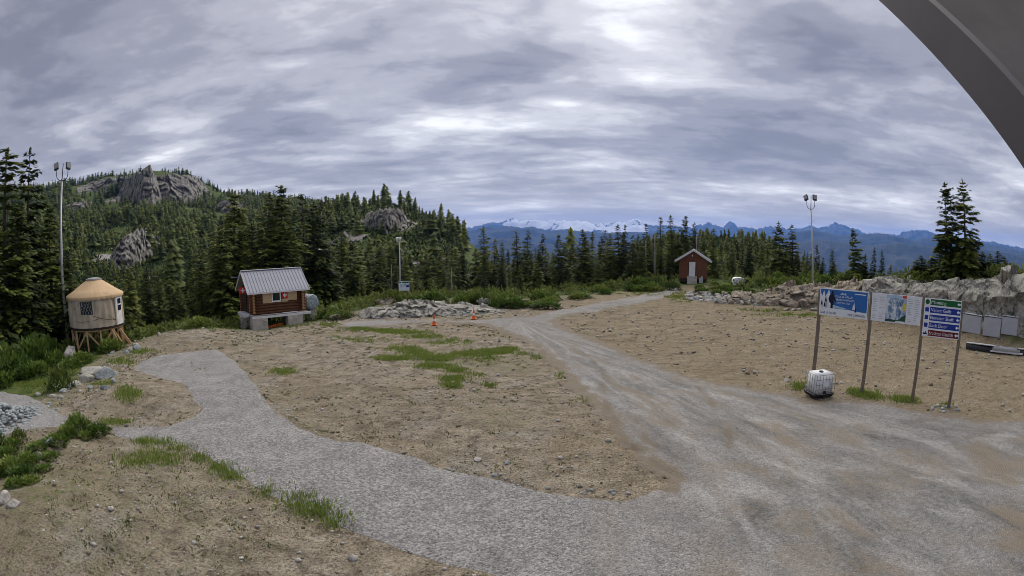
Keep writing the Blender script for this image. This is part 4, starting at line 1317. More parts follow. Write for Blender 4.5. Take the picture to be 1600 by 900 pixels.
zone(10, 1255, 1395, 64, 90, ['mid', 'full'], 'small conifer growing behind the brown rock ledge', 'conifers behind the rock ledge', 35, 8)

# dead trees
SNAG = []
for s in range(3):
    rg = random.Random(300 + s)
    mb = MB()
    mb.tube([(0, 0, -.3), (.05, .02, 3), (.02, .1, 6.5), (.1, .05, 10)], [.2, .16, .10, .03], 7)
    for k in range(16):
        h = rg.uniform(2.5, 9.6)
        a = rg.uniform(0, 6.28)
        L = rg.uniform(.35, 1.3) * (1.1 - h / 12)
        mb.tube([(.05, .05, h), (.05 + math.cos(a) * L, .05 + math.sin(a) * L, h - L * rg.uniform(-.1, .5))], [.035, .01], 4, False)
    me = mb.mesh('trunk', True)
    me.materials.append(MT['snag'])
    SNAG.append(me)
for k, (px, py, d, lab) in enumerate([(10, 302, 51.5, 'bare pale dead trunk in front of the spire trees at the frame edge'), (1010, 372, 76, 'bare dead trunk standing left of the red hut'),
                                        (1024, 366, 78, 'second bare dead trunk nearer the red hut'), (1088, 368, 82, 'grey dead tree with bare twigs behind the hut roof'),
                                        (502, 330, 200, 'bare dead trunk on the hill above the cabin trees'), (705, 418, 66, 'short dead trunk at the hollow edge behind the outcrop'),
                                        (652, 368, 230, 'bare dead trunk high on the near rocky hill'), (612, 412, 74, 'bare dead trunk left of the thin lamp pole'),
                                        (947, 376, 90, 'thin bare dead trunk among the valley conifers'), (693, 390, 190, 'thin bare dead trunk on the slope below the chairlift')]):
    t = P(px, py, d)
    z = zg(t.x, t.y) - .1
    o = add('dead_tree', SNAG[k % 3], None, loc=(t.x, t.y, z), rot=(0, 0, k * 1.3))
    s = (t.z - z) / 10
    o.scale = (max(s, .8), max(s, .8), s)
    tag(o, lab, 'tree')

# far hillside forest: too many and too small to count
def far_forest(seed, n, d0, d1, az0, az1, nl, nn, thr, name, label):
    rg = np.random.RandomState(seed)
    temps = []
    for s in range(6):
        r2 = np.random.RandomState(400 + s)
        V, F, T = [], [], []
        for k in range(nl):
            h0 = 0.10 + 0.86 * k / nl
            rad = 0.25 * (1 - h0) ** .75 * r2.uniform(.8, 1.2) + .012
            o = len(V)
            V.append((0, 0, h0 + 0.17 * (1 - h0 * .5)))
            ph = r2.uniform(0, 6)
            for q in range(nn):
                a = ph + q * 2 * PI / nn
                rr = rad * r2.uniform(.55, 1.25)
                V.append((math.cos(a) * rr, math.sin(a) * rr, h0 + r2.uniform(-.035, .02)))
            tt = r2.uniform(.2, .7)
            T += [tt + .15] + [tt] * nn
            for q in range(0, nn):
                if r2.rand() < .85:
                    F.append((o, o + 1 + q, o + 1 + (q + 1) % nn))
        temps.append((np.array(V), np.array(F), np.array(T)))
    az = np.radians(rg.uniform(az0, az1, n))
    d = np.sqrt(rg.uniform(d0 ** 2, d1 ** 2, n))
    x, y = d * np.sin(az), d * np.cos(az)
    azd0 = np.degrees(az)
    ok = (rock_at(x, y) < .42) & ((fbm(x / 34, y / 34, 83, 4) > thr) | ((x > 20) & (fbm(x / 20, y / 20, 85, 3) > -.12))) & ~((d > 660) & (azd0 > -47) & (azd0 < -31.5) & (d < 800) & (rg.rand(n) < .7))
    azd = np.degrees(az)
    ok &= ~((azd > -5) & (azd < 13) & (d > 150))
    ok &= ~((azd > 12) & (d > 235))
    ok &= ~((azd > -17) & (azd < -9) & (d > 165) & (d < 238) & (rg.rand(n) < .75))
    ok &= ~((azd > -17) & (azd < -3) & (d > 240) & (rg.rand(n) < .6))
    x, y, d = x[ok], y[ok], d[ok]
    z = height(x, y)
    h = np.clip(np.exp(rg.normal(size=len(x)) * .45) * np.where(x > 20, 4.6, np.where(d > 400, 8.6, 8.2)), 2.5, np.where(x > 20, 6.5, 13.0)) * np.where(d > 500, 1.0, .95) * (0.75 + .5 * vnoise(x / 40, y / 40, 91))
    a2 = np.degrees(np.arctan2(x, y))
    h = np.where((a2 > -46) & (a2 < -36.5) & (d < 225), np.minimum(h, 4.0), h)
    VV, FF, TT = [], [], []
    o = 0
    for k in range(6):
        sel = np.arange(k, len(x), 6)
        V, F, T = temps[k]
        a = rg.uniform(0, 6.28, len(sel))
        ca, sa = np.cos(a)[:, None], np.sin(a)[:, None]
        hh = h[sel][:, None]
        w = rg.uniform(.85, 1.35, len(sel))[:, None]
        vx = (V[:, 0] * ca - V[:, 1] * sa) * hh * w + x[sel][:, None]
        vy = (V[:, 0] * sa + V[:, 1] * ca) * hh * w + y[sel][:, None]
        vz = V[:, 2] * hh + z[sel][:, None] - .4
        VV.append(np.stack([vx, vy, vz], -1).reshape(-1, 3))
        FF.append((F[None] + (np.arange(len(sel)) * len(V))[:, None, None]).reshape(-1, 3) + o)
        TT.append((T[None] * .8 + rg.uniform(-.15, .2, len(sel))[:, None]).ravel())
        o += len(sel) * len(V)
    ob = add(name, mesh_np(name, np.concatenate(VV), np.concatenate(FF), {'tint': np.clip(np.concatenate(TT), 0, 1)}), MT['needle_far'])
    tag(ob, label, 'forest', kind='stuff')


far_forest(9, 6500, 130, 430, -58, 38, 9, 8, -.04, 'slope_forest', 'conifer forest covering the lower hill slopes')
far_forest(10, 10500, 400, 990, -58, -12, 6, 7, .0, 'far_forest', 'far conifer forest below and beside the summit cliff')


# ------------------------------------------------------------------ shrubs, undergrowth, grass, loose stones
def leaf_clump(rg, n, rad, hgt, leaf, up=.6):
    d = rg.normal(size=(n, 3))
    d[:, 2] = np.abs(d[:, 2])
    d /= np.linalg.norm(d, axis=1)[:, None]
    lob = 1 + .3 * np.sin(np.arctan2(d[:, 1], d[:, 0]) * 3 + rg.uniform(0, 6)) * (1 - d[:, 2])
    r = rg.uniform(.45, 1, n) ** .5 * lob * rg.uniform(.8, 1.15, n)
    pos = d * r[:, None] * np.array([rad, rad, hgt])
    dr = d + np.array([0, 0, up]) + rg.normal(size=(n, 3)) * .45
    ln = leaf * rg.uniform(.6, 1.4, n)
    V, F = kites(pos, dr, ln, ln * rg.uniform(.22, .38, n), np.full(n, .1))
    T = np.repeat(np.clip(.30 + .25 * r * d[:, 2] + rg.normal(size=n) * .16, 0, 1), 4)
    return V, F, T


SHRUB = {}
for kind, mat in (('leafy', 'shrub'), ('heath', 'heath')):
    SHRUB[kind] = []
    for s in range(4):
        V, F, T = leaf_clump(np.random.RandomState(500 + s + (20 if kind == 'heath' else 0)), 620, 1.0, .85, .26 if kind == 'leafy' else .20, .7)
        me = mesh_np('shrub', V, F, {'tint': T})
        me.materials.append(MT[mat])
        SHRUB[kind].append(me)


def shrub(px, py, w, h, kind, label, group=None):
    v = G1(px, py)
    o = add('shrub', SHRUB[kind][trng.randrange(4)], None, loc=(v.x, v.y, v.z - .08), rot=(0, 0, trng.uniform(0, 6.28)), scale=(w / 2, w / 2, h))
    w_ = ('broad ' if w > 2.2 else 'small ' if w < 1.5 else '') + ('tall ' if h > 1.2 else '') + ('dark ' if kind == 'heath' else 'bright ')
    tag(o, (w_ + label) if group else label, 'shrub', group)


for px, py, w, h in [(5, 585, 3.4, 2.0), (30, 588, 3.0, 1.6), (55, 572, 3.2, 2.2), (20, 568, 3.4, 2.4), (75, 560, 2.6, 1.8), (-15, 600, 3, 1.8), (45, 592, 2.2, 1.1), (85, 572, 2, 1.2), (62, 585, 2.0, 1.0), (10, 600, 2.4, .9), (110, 575, 1.8, .7), (128, 566, 2, .8)]:
    shrub(px, py, w, h, 'leafy', 'leafy shrub in the thicket left of the yurt', 'thicket left of the yurt')
shrub(96, 607, 1.9, 1.45, 'heath', 'dark rounded shrub standing alone among the stones below the yurt')
shrub(172, 549, 2.2, 1.1, 'leafy', 'bright green shrub growing against the yurt legs')
shrub(150, 548, 1.5, .7, 'heath', 'low brownish shrub under the yurt floor')
shrub(30, 688, .9, .6, 'heath', 'small yellowish conifer seedling beside the gravel heap')
shrub(122, 672, 1.5, .7, 'leafy', 'bright green shrub at the tip of the near bank')
shrub(150, 677, 1.3, .45, 'leafy', 'low green shrub where the near bank meets the path')
for px, py, w, h in [(15, 735, 1.3, .55), (35, 745, 1.2, .5), (25, 760, .9, .4), (8, 715, 1.2, .5), (45, 725, 1.1, .5), (60, 700, 1.1, .35), (90, 690, 1.2, .4), (20, 700, 1.0, .5), (105, 680, 1.0, .5), (-10, 745, 1.2, .6), (-5, 700, 1.2, .6), (70, 735, .8, .3),
                     (48, 755, .8, .35), (135, 682, .9, .3), (78, 715, .9, .3)]:
    shrub(px, py, w, h, 'leafy', 'leafy plant on the near bank at the frame edge', 'plants on the near bank')
for k in range(18):
    px = trng.uniform(775, 975)
    py = np.interp(px, [760, 790, 860, 905, 950, 985], [480, 484, 481, 471, 459, 456]) - trng.uniform(0, 13)
    shrub(px, py, trng.uniform(1.2, 2.8), trng.uniform(.5, 1.3), trng.choice(['leafy', 'heath']), 'shrub in the green band behind the sandy bank', 'shrubs behind the sandy bank')
for k in range(20):
    px = trng.uniform(985, 1060)
    shrub(px, trng.uniform(444, 456), trng.uniform(1.2, 2.6), trng.uniform(.6, 1.3), trng.choice(['leafy', 'heath']), 'shrub left of the red hut beside the rising road', 'shrubs left of the red hut')
for k in range(18):
    shrub(trng.uniform(1090, 1180), trng.uniform(444, 462), trng.uniform(1.0, 2.2), trng.uniform(.3, .7), trng.choice(['heath', 'leafy']), 'low shrub on the bank between hut and rubble', 'low shrubs above the rubble')
for k in range(26):
    px = trng.uniform(1185, 1345)
    t = P(px, 440, trng.uniform(61, 68))
    o = add('shrub', SHRUB[trng.choice(['leafy', 'heath'])][trng.randrange(4)], None, loc=(t.x, t.y, zg(t.x, t.y) - .05), rot=(0, 0, trng.uniform(0, 6.28)), scale=(trng.uniform(.9, 1.7),) * 2 + (trng.uniform(.6, 1.5),))
    tag(o, 'shrub growing on top of the brown rock ledge', 'shrub', 'shrubs on the rock ledge')
for k in range(24):
    px = trng.uniform(1425, 1580)
    t = P(px, 430, trng.uniform(53, 58))
    o = add('shrub', SHRUB['heath'][trng.randrange(4)], None, loc=(t.x, t.y, zg(t.x, t.y) - .05), rot=(0, 0, trng.uniform(0, 6.28)), scale=(trng.uniform(1.0, 1.8),) * 2 + (trng.uniform(.7, 1.5),))
    tag(o, 'dark shrub on top of the tall rock wall', 'shrub', 'shrubs on the rock wall')
for k in range(26):
    px = trng.uniform(205, 358)
    shrub(px, np.interp(px, [210, 372], [520, 503]) - trng.uniform(-2, 9), trng.uniform(1.4, 2.6), trng.uniform(.6, 1.3), trng.choice(['leafy', 'leafy', 'heath']), 'shrub along the crest left of the log cabin', 'shrubs left of the log cabin')
for k in range(7):
    shrub(trng.uniform(496, 540), trng.uniform(492, 499), trng.uniform(1.2, 2.2), trng.uniform(.5, 1.1), trng.choice(['leafy', 'heath']), 'shrub right of the log cabin drum', 'shrubs right of the log cabin')
shrub(612, 471, 2.4, 1.5, 'heath', 'dark green shrub in front of the small map sign')
for k in range(14):
    shrub(trng.uniform(640, 780), trng.uniform(470, 478), trng.uniform(1.4, 2.6), trng.uniform(.7, 1.5), trng.choice(['leafy', 'heath']), 'shrub behind the low rock outcrop', 'shrubs behind the low outcrop')


def undergrowth(seed, n, nk, d0, d1, az0, az1, leaf, name, label, mat='heath'):
    rg = np.random.RandomState(seed)
    temps = [leaf_clump(np.random.RandomState(600 + s), nk, 1, .8, leaf, .6) for s in range(5)]
    az = np.radians(rg.uniform(az0, az1, n))
    d = np.exp(rg.uniform(math.log(d0), math.log(d1), n))
    x, y = d * np.sin(az), d * np.cos(az)
    m = ground_masks(x, y)
    ok = (m[:, 0] > .6) & (rock_at(x, y) < .5) & ~((np.degrees(az) > -5) & (np.degrees(az) < 11) & (d > 160)) & ~((np.degrees(az) > 34) & (d > 75))
    ok &= np.hypot(x - HUT.x, y - HUT.y) > 4.5
    ok &= ~((np.degrees(az) > 33) & (d < np.interp(np.degrees(az), CLR_AZ, CLR_D) + 6))
    x, y, d = x[ok], y[ok], d[ok]
    z = height(x, y)
    s = rg.uniform(.3, 1.05, len(x)) * (1 + d / 260)
    VV, FF, TT = [], [], []
    o = 0
    for k, (V, F, T) in enumerate(temps):
        sel = np.arange(k, len(x), 5)
        a = rg.uniform(0, 6.28, len(sel))
        ca, sa, ss = np.cos(a)[:, None], np.sin(a)[:, None], s[sel][:, None]
        VV.append(np.stack([(V[:, 0] * ca - V[:, 1] * sa) * ss + x[sel][:, None], (V[:, 0] * sa + V[:, 1] * ca) * ss + y[sel][:, None], V[:, 2] * ss + z[sel][:, None] - .1], -1).reshape(-1, 3))
        FF.append((F[None] + (np.arange(len(sel)) * len(V))[:, None, None]).reshape(-1, 4) + o)
        TT.append((T[None] + rg.uniform(-.2, .2, len(sel))[:, None]).ravel())
        o += len(sel) * len(V)
    ob = add(name, mesh_np(name, np.concatenate(VV), np.concatenate(FF), {'tint': np.clip(np.concatenate(TT), 0, 1)}), MT[mat])
    tag(ob, label, 'undergrowth', kind='stuff')


HUT = P(1089, 441, 70.5)
undergrowth(21, 6500, 34, 44, 150, -60, 58, .34, 'undergrowth', 'green undergrowth covering the forest floor')
undergrowth(22, 12000, 11, 140, 420, -48, 32, .8, 'hill_undergrowth', 'green brush covering the hill slopes', 'needle_far')


def tufts(name, spots, blades, hgt, mat, label, seed, spread=.16, cat='grass', wid=.012):
    rg = np.random.RandomState(seed)
    S = np.array(spots)
    n = len(S) * blades
    i = np.repeat(np.arange(len(S)), blades)
    x = S[i, 0] + rg.normal(size=n) * spread * S[i, 2]
    y = S[i, 1] + rg.normal(size=n) * spread * S[i, 2]
    z = height(x, y)
    a = rg.uniform(0, 6.28, n)
    h = hgt * S[i, 2] * rg.uniform(.45, 1.2, n)
    lean = rg.uniform(.1, .7, n) * h
    w = wid * (.6 + S[i, 2])
    w = w * np.maximum(1, np.hypot(x, y) / 22)
    b0 = np.stack([x - np.sin(a) * w, y + np.cos(a) * w, z], 1)
    b1 = np.stack([x + np.sin(a) * w, y - np.cos(a) * w, z], 1)
    tp = np.stack([x + np.cos(a) * lean, y + np.sin(a) * lean, z + h], 1)
    V = np.stack([b0, b1, tp], 1).reshape(-1, 3)
    T = np.repeat(np.clip(rg.uniform(.1, .9, n) * .6 + .2 + rg.uniform(-.2, .2, len(S))[i], 0, 1), 3)
    o = add(name, mesh_np(name, V, np.arange(n * 3).reshape(-1, 3), {'tint': T}), MT[mat])
    tag(o, label, cat, kind='stuff')


def grass_all():
    rg = np.random.RandomState(33)
    pts = []

    def ell(px, py, rx, ry, n, s=1.0):
        q = rg.normal(size=(n, 2)) * .5
        pts.append(np.stack([px + q[:, 0] * rx, py + q[:, 1] * ry, np.full(n, s)], 1))
    for a in [(615, 560, 26, 4, 200), (650, 552, 22, 5, 170), (680, 560, 34, 5, 260), (735, 553, 36, 4, 260), (775, 549, 28, 4, 220), (795, 545, 12, 3, 80), (680, 572, 26, 4, 150), (712, 578, 16, 4, 100), (708, 592, 18, 5, 130),
              (705, 602, 10, 4, 70), (765, 602, 7, 2, 25), (630, 545, 30, 5, 90), (590, 516, 40, 2, 150), (620, 519, 35, 2.5, 140), (560, 513, 20, 1.5, 70), (665, 526, 30, 4, 90), (440, 581, 20, 5, 70), (650, 520, 30, 6, 60), (700, 535, 40, 6, 70),
              (755, 560, 30, 8, 50), (740, 585, 20, 5, 25), (560, 530, 40, 6, 60), (820, 552, 10, 4, 12), (840, 560, 8, 3, 10), (875, 588, 6, 5, 10), (915, 628, 6, 4, 8)]:
        ell(*a[:4], a[4], .8)
    for a in [(470, 785, 22, 12, 70), (500, 800, 22, 10, 75), (530, 815, 14, 9, 45), (487, 795, 18, 8, 40)]:
        ell(*a[:4], a[4] // 2, 1.15)
    for a in [(225, 690, 14, 4, 30), (255, 692, 20, 5, 30), (280, 700, 12, 5, 18), (312, 716, 10, 5, 20), (345, 732, 14, 6, 30), (365, 744, 12, 5, 26), (420, 768, 14, 8, 22), (200, 620, 16, 10, 60), (195, 612, 14, 8, 40), (180, 660, 30, 3, 40),
              (160, 600, 20, 5, 30), (215, 720, 40, 14, 60), (260, 715, 40, 14, 60), (300, 575, 30, 5, 4), (60, 600, 40, 6, 120), (30, 600, 40, 5, 120), (110, 580, 30, 6, 60), (190, 565, 22, 6, 50), (220, 550, 20, 4, 40)]:
        ell(*a[:4], a[4], 1.0)
    for a in [(1350, 616, 16, 4, 90), (1365, 620, 12, 3, 50), (1410, 624, 16, 3, 90), (1422, 626, 8, 3, 30), (1249, 603, 12, 5, 45), (1335, 612, 14, 4, 40), (1475, 634, 10, 3, 14)]:
        ell(*a[:4], a[4], 1.0)
    for a in [(1000, 458, 50, 5, 60), (1120, 456, 40, 6, 90), (1060, 465, 15, 8, 60), (1290, 440, 60, 5, 20), (1250, 492, 60, 3, 60), (1200, 485, 50, 3, 40), (430, 508, 60, 3, 70), (330, 512, 60, 3, 80), (520, 508, 20, 2, 40)]:
        ell(*a[:4], a[4], 1.0)
    A = np.concatenate(pts)
    x, y, _ = G(A[:, 0], A[:, 1])
    d = np.hypot(x, y)
    tufts('grass', np.stack([x, y, A[:, 2] * rg.uniform(.6, 1.2, len(A))], 1)[d < 80], 11, .17, 'grass', 'bright green grass growing in patches on the dirt', 34, .20)
    # sparse weeds
    n = 9000
    az = np.radians(rg.uniform(-56, 8, n))
    d = np.sqrt(rg.uniform(8 ** 2, 50 ** 2, n))
    x, y = d * np.sin(az), d * np.cos(az)
    den = fbm(x / 4, y / 4, 47, 3) + .55 * (x < -4) * (d < 24)
    ok = (den > rg.uniform(-.15, .75, n)) & (poly_sd(x, y, PW) < -.1) & (poly_sd(x, y, RW) < -.1) & (poly_sd(x, y, SW) < -.1)
    tufts('weeds', np.stack([x, y, rg.uniform(.3, .8, n)], 1)[ok], 9, .12, 'weed', 'sparse dull green weeds scattered over the bare dirt', 35, .12, 'weeds', .014)


grass_all()


def loose_stones():
    rg = np.random.RandomState(44)
    for name, mat, n, seed in (('pale_pebbles', 'rock_pale', 3200, 1), ('grey_pebbles', 'rock', 3600, 2), ('dirt_clods', 'clod', 6000, 3)):
        temps = []
        for s in range(4):
            V, F = clip_rock(700 + s + seed * 9, 1, 6, .6, .0)
            temps.append((V, F))
        az = np.radians(rg.uniform(-58, 58, n))
        d = np.sqrt(rg.uniform(7 ** 2, 52 ** 2, n))
        d = np.where(rg.rand(n) < .45, rg.uniform(8, 26, n), d)
        x, y = d * np.sin(az), d * np.cos(az)
        on = np.maximum(np.maximum(poly_sd(x, y, PW), poly_sd(x, y, RW)), poly_sd(x, y, SW))
        clr = np.interp(np.degrees(az), CLR_AZ, CLR_D)
        ok = ((on < .05) | (rg.rand(n) < (.30 if mat == 'rock' else .03))) & (d < clr)
        x, y = x[ok], y[ok]
        z = height(x, y) + np.where(on[ok] > 0, .04, 0)
        s = np.exp(rg.normal(size=len(x)) * .5) * (.045 if seed == 3 else .055) * (np.clip(np.hypot(x, y) / 20, 1, 1.5) if seed == 3 else np.clip(np.hypot(x, y) / 20, 1, 2.2))
        s = np.where(on[ok] > 0, np.minimum(s * .6, .07), np.minimum(s, .30))
        VV, FF = [], []
        o = 0
        for k, (V, F) in enumerate(temps):
            sel = np.arange(k, len(x), 4)
            a = rg.uniform(0, 6.28, len(sel))
            ca, sa, ss = np.cos(a)[:, None], np.sin(a)[:, None], s[sel][:, None]
            VV.append(np.stack([(V[:, 0] * ca - V[:, 1] * sa) * ss + x[sel][:, None], (V[:, 0] * sa + V[:, 1] * ca) * ss + y[sel][:, None], V[:, 2] * ss + z[sel][:, None] - .008], -1).reshape(-1, 3))
            FF.append((F[None] + (np.arange(len(sel)) * len(V))[:, None, None]).reshape(-1, 3) + o)
            o += len(sel) * len(V)
        ob = add(name, mesh_np(name, np.concatenate(VV), np.concatenate(FF)), MT[mat])
        tag(ob, ['whitish small pebbles scattered over the bare dirt', 'grey small pebbles scattered over the bare dirt', 'brown clods of earth scattered over the bare dirt'][seed - 1], 'clods' if seed == 3 else 'pebbles', kind='stuff')
    # heap of crushed rock at the left edge
    n = 900
    c = G1(-6, 660)
    q = rg.normal(size=(n, 2)) * np.array([1.0, 1.5])
    x, y = c.x + q[:, 0], c.y + q[:, 1]
    z = height(x, y) + .75 * np.exp(-(q[:, 0] / 1.1) ** 2 - (q[:, 1] / 1.6) ** 2)
    V, F = clip_rock(800, 1, 6, .7, 0)
    a = rg.uniform(0, 6.28, n)
    ca, sa, ss = np.cos(a)[:, None], np.sin(a)[:, None], rg.uniform(.10, .30, n)[:, None]
    VV = np.stack([(V[:, 0] * ca - V[:, 1] * sa) * ss + x[:, None], (V[:, 0] * sa + V[:, 1] * ca) * ss + y[:, None], V[:, 2] * ss + z[:, None] - .05], -1).reshape(-1, 3)
    ob = add('crushed_rock_heap', mesh_np('crushed_rock_heap', VV, (F[None] + (np.arange(n) * len(V))[:, None, None]).reshape(-1, 3)), MT['rock_blue'])
    tag(ob, 'heap of bluish crushed rock at the frame edge beside the side path', 'gravel', kind='stuff')


loose_stones()
# ------------------------------------------------------------------ materials of built things
MT.update({
    'log': simple('stained_log', (0.125, 0.055, 0.026), 0.6, 0.45, 3.0, stretch=(0.5, 6, 6), bump=0.3),
    'log_end': simple('pale_log_end', (0.33, 0.19, 0.095), 0.75, 0.35, 9),
    'tin': simple('grey_metal_roofing', (0.25, 0.262, 0.315), 0.5, 0.16, 1.4, metal=0.15, spec=0.4, dirt=(0.20, 0.20, 0.225)),
    'tin_trim': simple('pale_metal_trim', (0.62, 0.62, 0.66), 0.5, 0.12, 2.0),
    'ply': simple('bare_plywood', (0.50, 0.36, 0.215), 0.75, 0.22, 2.2, stretch=(1, 1, 6)),
    'white': simple('white_paint', (0.74, 0.75, 0.78), 0.5, 0.08, 2.5, dirt=(0.55, 0.53, 0.50)),
    'glass': simple('dark_window_glass', (0.018, 0.024, 0.034), 0.08, 0.3, 1.5, spec=0.6),
    'concrete': simple('cast_concrete', (0.44, 0.415, 0.385), 0.9, 0.22, 3.0, bump=0.4, dirt=(0.28, 0.255, 0.22)),
    'grey_wood': simple('weathered_grey_wood', (0.34, 0.32, 0.30), 0.85, 0.35, 3.5, stretch=(1, 7, 7), bump=0.3),
    'lumber': simple('fresh_sawn_lumber', (0.56, 0.37, 0.205), 0.75, 0.22, 3.0, stretch=(5, 5, 1)),
    'post': simple('brown_treated_post', (0.19, 0.155, 0.125), 0.85, 0.35, 3.0, stretch=(6, 6, .6), bump=0.3),
    'red': simple('red_enamel', (0.55, 0.035, 0.025), 0.4, 0.12, 3.0),
    'orange': simple('orange_plastic', (0.78, 0.16, 0.035), 0.45, 0.15, 4.0),
    'cone_white': simple('reflective_white_band', (0.80, 0.80, 0.78), 0.4, 0.06, 5.0),
    'hut_red': simple('red_brown_siding', (0.155, 0.060, 0.034), 0.7, 0.35, 2.4, stretch=(5, 5, .8), bump=0.2),
    'canvas': simple('tan_wall_canvas', (0.48, 0.41, 0.325), 0.85, 0.16, 1.6, stretch=(2, 2, .7), bump=0.25, dirt=(0.33, 0.27, 0.19)),
    'canvas_roof': simple('ochre_roof_canvas', (0.52, 0.37, 0.22), 0.8, 0.12, 1.4, bump=0.15),
    'dark': simple('dark_brown_trim', (0.035, 0.025, 0.02), 0.7, 0.3, 4.0),
    'galv': simple('galvanised_steel', (0.46, 0.48, 0.51), 0.45, 0.18, 2.5, metal=0.35, stretch=(3, 3, .4)),
    'lamp_dark': simple('dark_lamp_housing', (0.035, 0.036, 0.042), 0.45, 0.3, 4.0),
    'lens': simple('lamp_glass', (0.30, 0.31, 0.33), 0.15, 0.2, 6.0, spec=0.6),
    'tank': simple('white_polyethylene', (0.80, 0.82, 0.84), 0.4, 0.07, 2.0, dirt=(0.60, 0.60, 0.58)),
    'cage': simple('zinc_cage_tube', (0.30, 0.31, 0.33), 0.45, 0.2, 5.0, metal=0.4),
    'black': simple('black_plastic', (0.018, 0.018, 0.020), 0.5, 0.3, 4.0),
    'foil': simple('crinkled_silver_wrap', (0.36, 0.40, 0.46), 0.5, 0.4, 5.0, metal=0.1, bump=0.9),
    'foil_end': simple('mottled_bag_end', (0.30, 0.35, 0.38), 0.5, 0.65, 9.0, bump=0.6),
    'pad': simple('grey_vinyl_pad', (0.42, 0.445, 0.50), 0.6, 0.08, 1.5, dirt=(0.36, 0.375, 0.41)),
    'soffit': simple('dark_grey_soffit', (0.105, 0.10, 0.097), 0.8, 0.25, 2.0, bump=0.2),
    'fascia': simple('dark_fascia_metal', (0.105, 0.097, 0.105), 0.5, 0.2, 2.0),
    's_blue': simple('print_sky_blue', (0.030, 0.135, 0.42), 0.45, 0.20, 1.2),
    's_white': simple('print_white', (0.70, 0.74, 0.80), 0.5, 0.08, 2.0),
    's_navy': simple('print_navy', (0.018, 0.022, 0.085), 0.5, 0.2, 3.0),
    's_ink': simple('print_dark_figure', (0.012, 0.012, 0.030), 0.5, 0.2, 3.0),
    's_pale': simple('print_pale_blue', (0.36, 0.50, 0.66), 0.5, 0.2, 4.0),
    's_line': simple('print_grey_text', (0.42, 0.44, 0.46), 0.5, 0.2, 14.0),
    's_green': simple('sign_green', (0.008, 0.115, 0.028), 0.45, 0.1, 3.0),
    's_routeblue': simple('sign_blue', (0.014, 0.042, 0.30), 0.45, 0.1, 3.0),
    's_maroon': simple('sign_maroon', (0.135, 0.010, 0.016), 0.45, 0.1, 3.0),
    's_yellow': simple('print_yellow', (0.60, 0.52, 0.04), 0.5, 0.15, 6.0),
    's_red': simple('print_red', (0.55, 0.06, 0.05), 0.5, 0.15, 6.0),
    's_forest': simple('print_forest', (0.02, 0.075, 0.045), 0.5, 0.5, 12.0),
    'rubber': simple('worn_rubber', (0.05, 0.05, 0.05), 0.8, 0.3, 5),
})


def map_mat():
    m, nd, lk, b, _ = newmat('print_trail_map')
    f = noise(nd, lk, 5.0, 8, 0.75, 0.6, stretch=(1.4, 1, .8))
    c = ramp(nd, lk, f, [(0.34, (0.03, 0.09, 0.22)), (0.45, (0.16, 0.27, 0.42)), (0.52, (0.48, 0.55, 0.64)), (0.62, (0.78, 0.80, 0.84))])
    lk.new(c, b.inputs['Base Color'])
    return m


MT['s_map'] = map_mat()


def text(s, mat, parent, w=None, h=0.1, loc=(0, 0, 0), align='LEFT', name='lettering'):
    """flat letters in the local x-z plane facing -y, fitted to height h and, if given, width w"""
    cu = bpy.data.curves.new('lettering', 'FONT')
    cu.body = s
    cu.align_x = 'LEFT'
    cu.resolution_u = 2
    o = bpy.data.objects.new('lettering_source', cu)
    COL.objects.link(o)
    bpy.context.view_layer.update()
    me = bpy.data.meshes.new_from_object(o.evaluated_get(bpy.context.evaluated_depsgraph_get()))
    bpy.data.objects.remove(o)
    n = len(me.vertices)
    co = np.empty(n * 3, np.float32)
    me.vertices.foreach_get('co', co)
    co = co.reshape(-1, 3)
    x0, x1 = co[:, 0].min(), co[:, 0].max()
    sc = h / 0.72
    sx = (w / (x1 - x0)) if w else sc
    v = np.zeros_like(co)
    v[:, 0] = (co[:, 0] - x0) * sx
    if align == 'RIGHT':
        v[:, 0] -= (x1 - x0) * sx
    elif align == 'CENTER':
        v[:, 0] -= (x1 - x0) * sx / 2
    v[:, 2] = co[:, 1] * sc
    me.vertices.foreach_set('co', v.ravel())
    me.materials.clear()
    me.update()
    o = add(name, me, MT[mat], parent, loc=loc)
    o['kind'] = 'stuff'
    return o


def face_cam(x, y):
    return math.atan2(-x, y)


def quad(parent, name, mat, x0, x1, z0, z1, y):
    return MB().raw([(x0, y, z0), (x1, y, z0), (x1, y, z1), (x0, y, z1)], [(0, 1, 2, 3)]).build(name, MT[mat], parent)


def polyf(parent, name, mat, pts, y):
    return MB().raw([(p[0], y, p[1]) for p in pts], [tuple(range(len(pts)))]).build(name, MT[mat], parent)


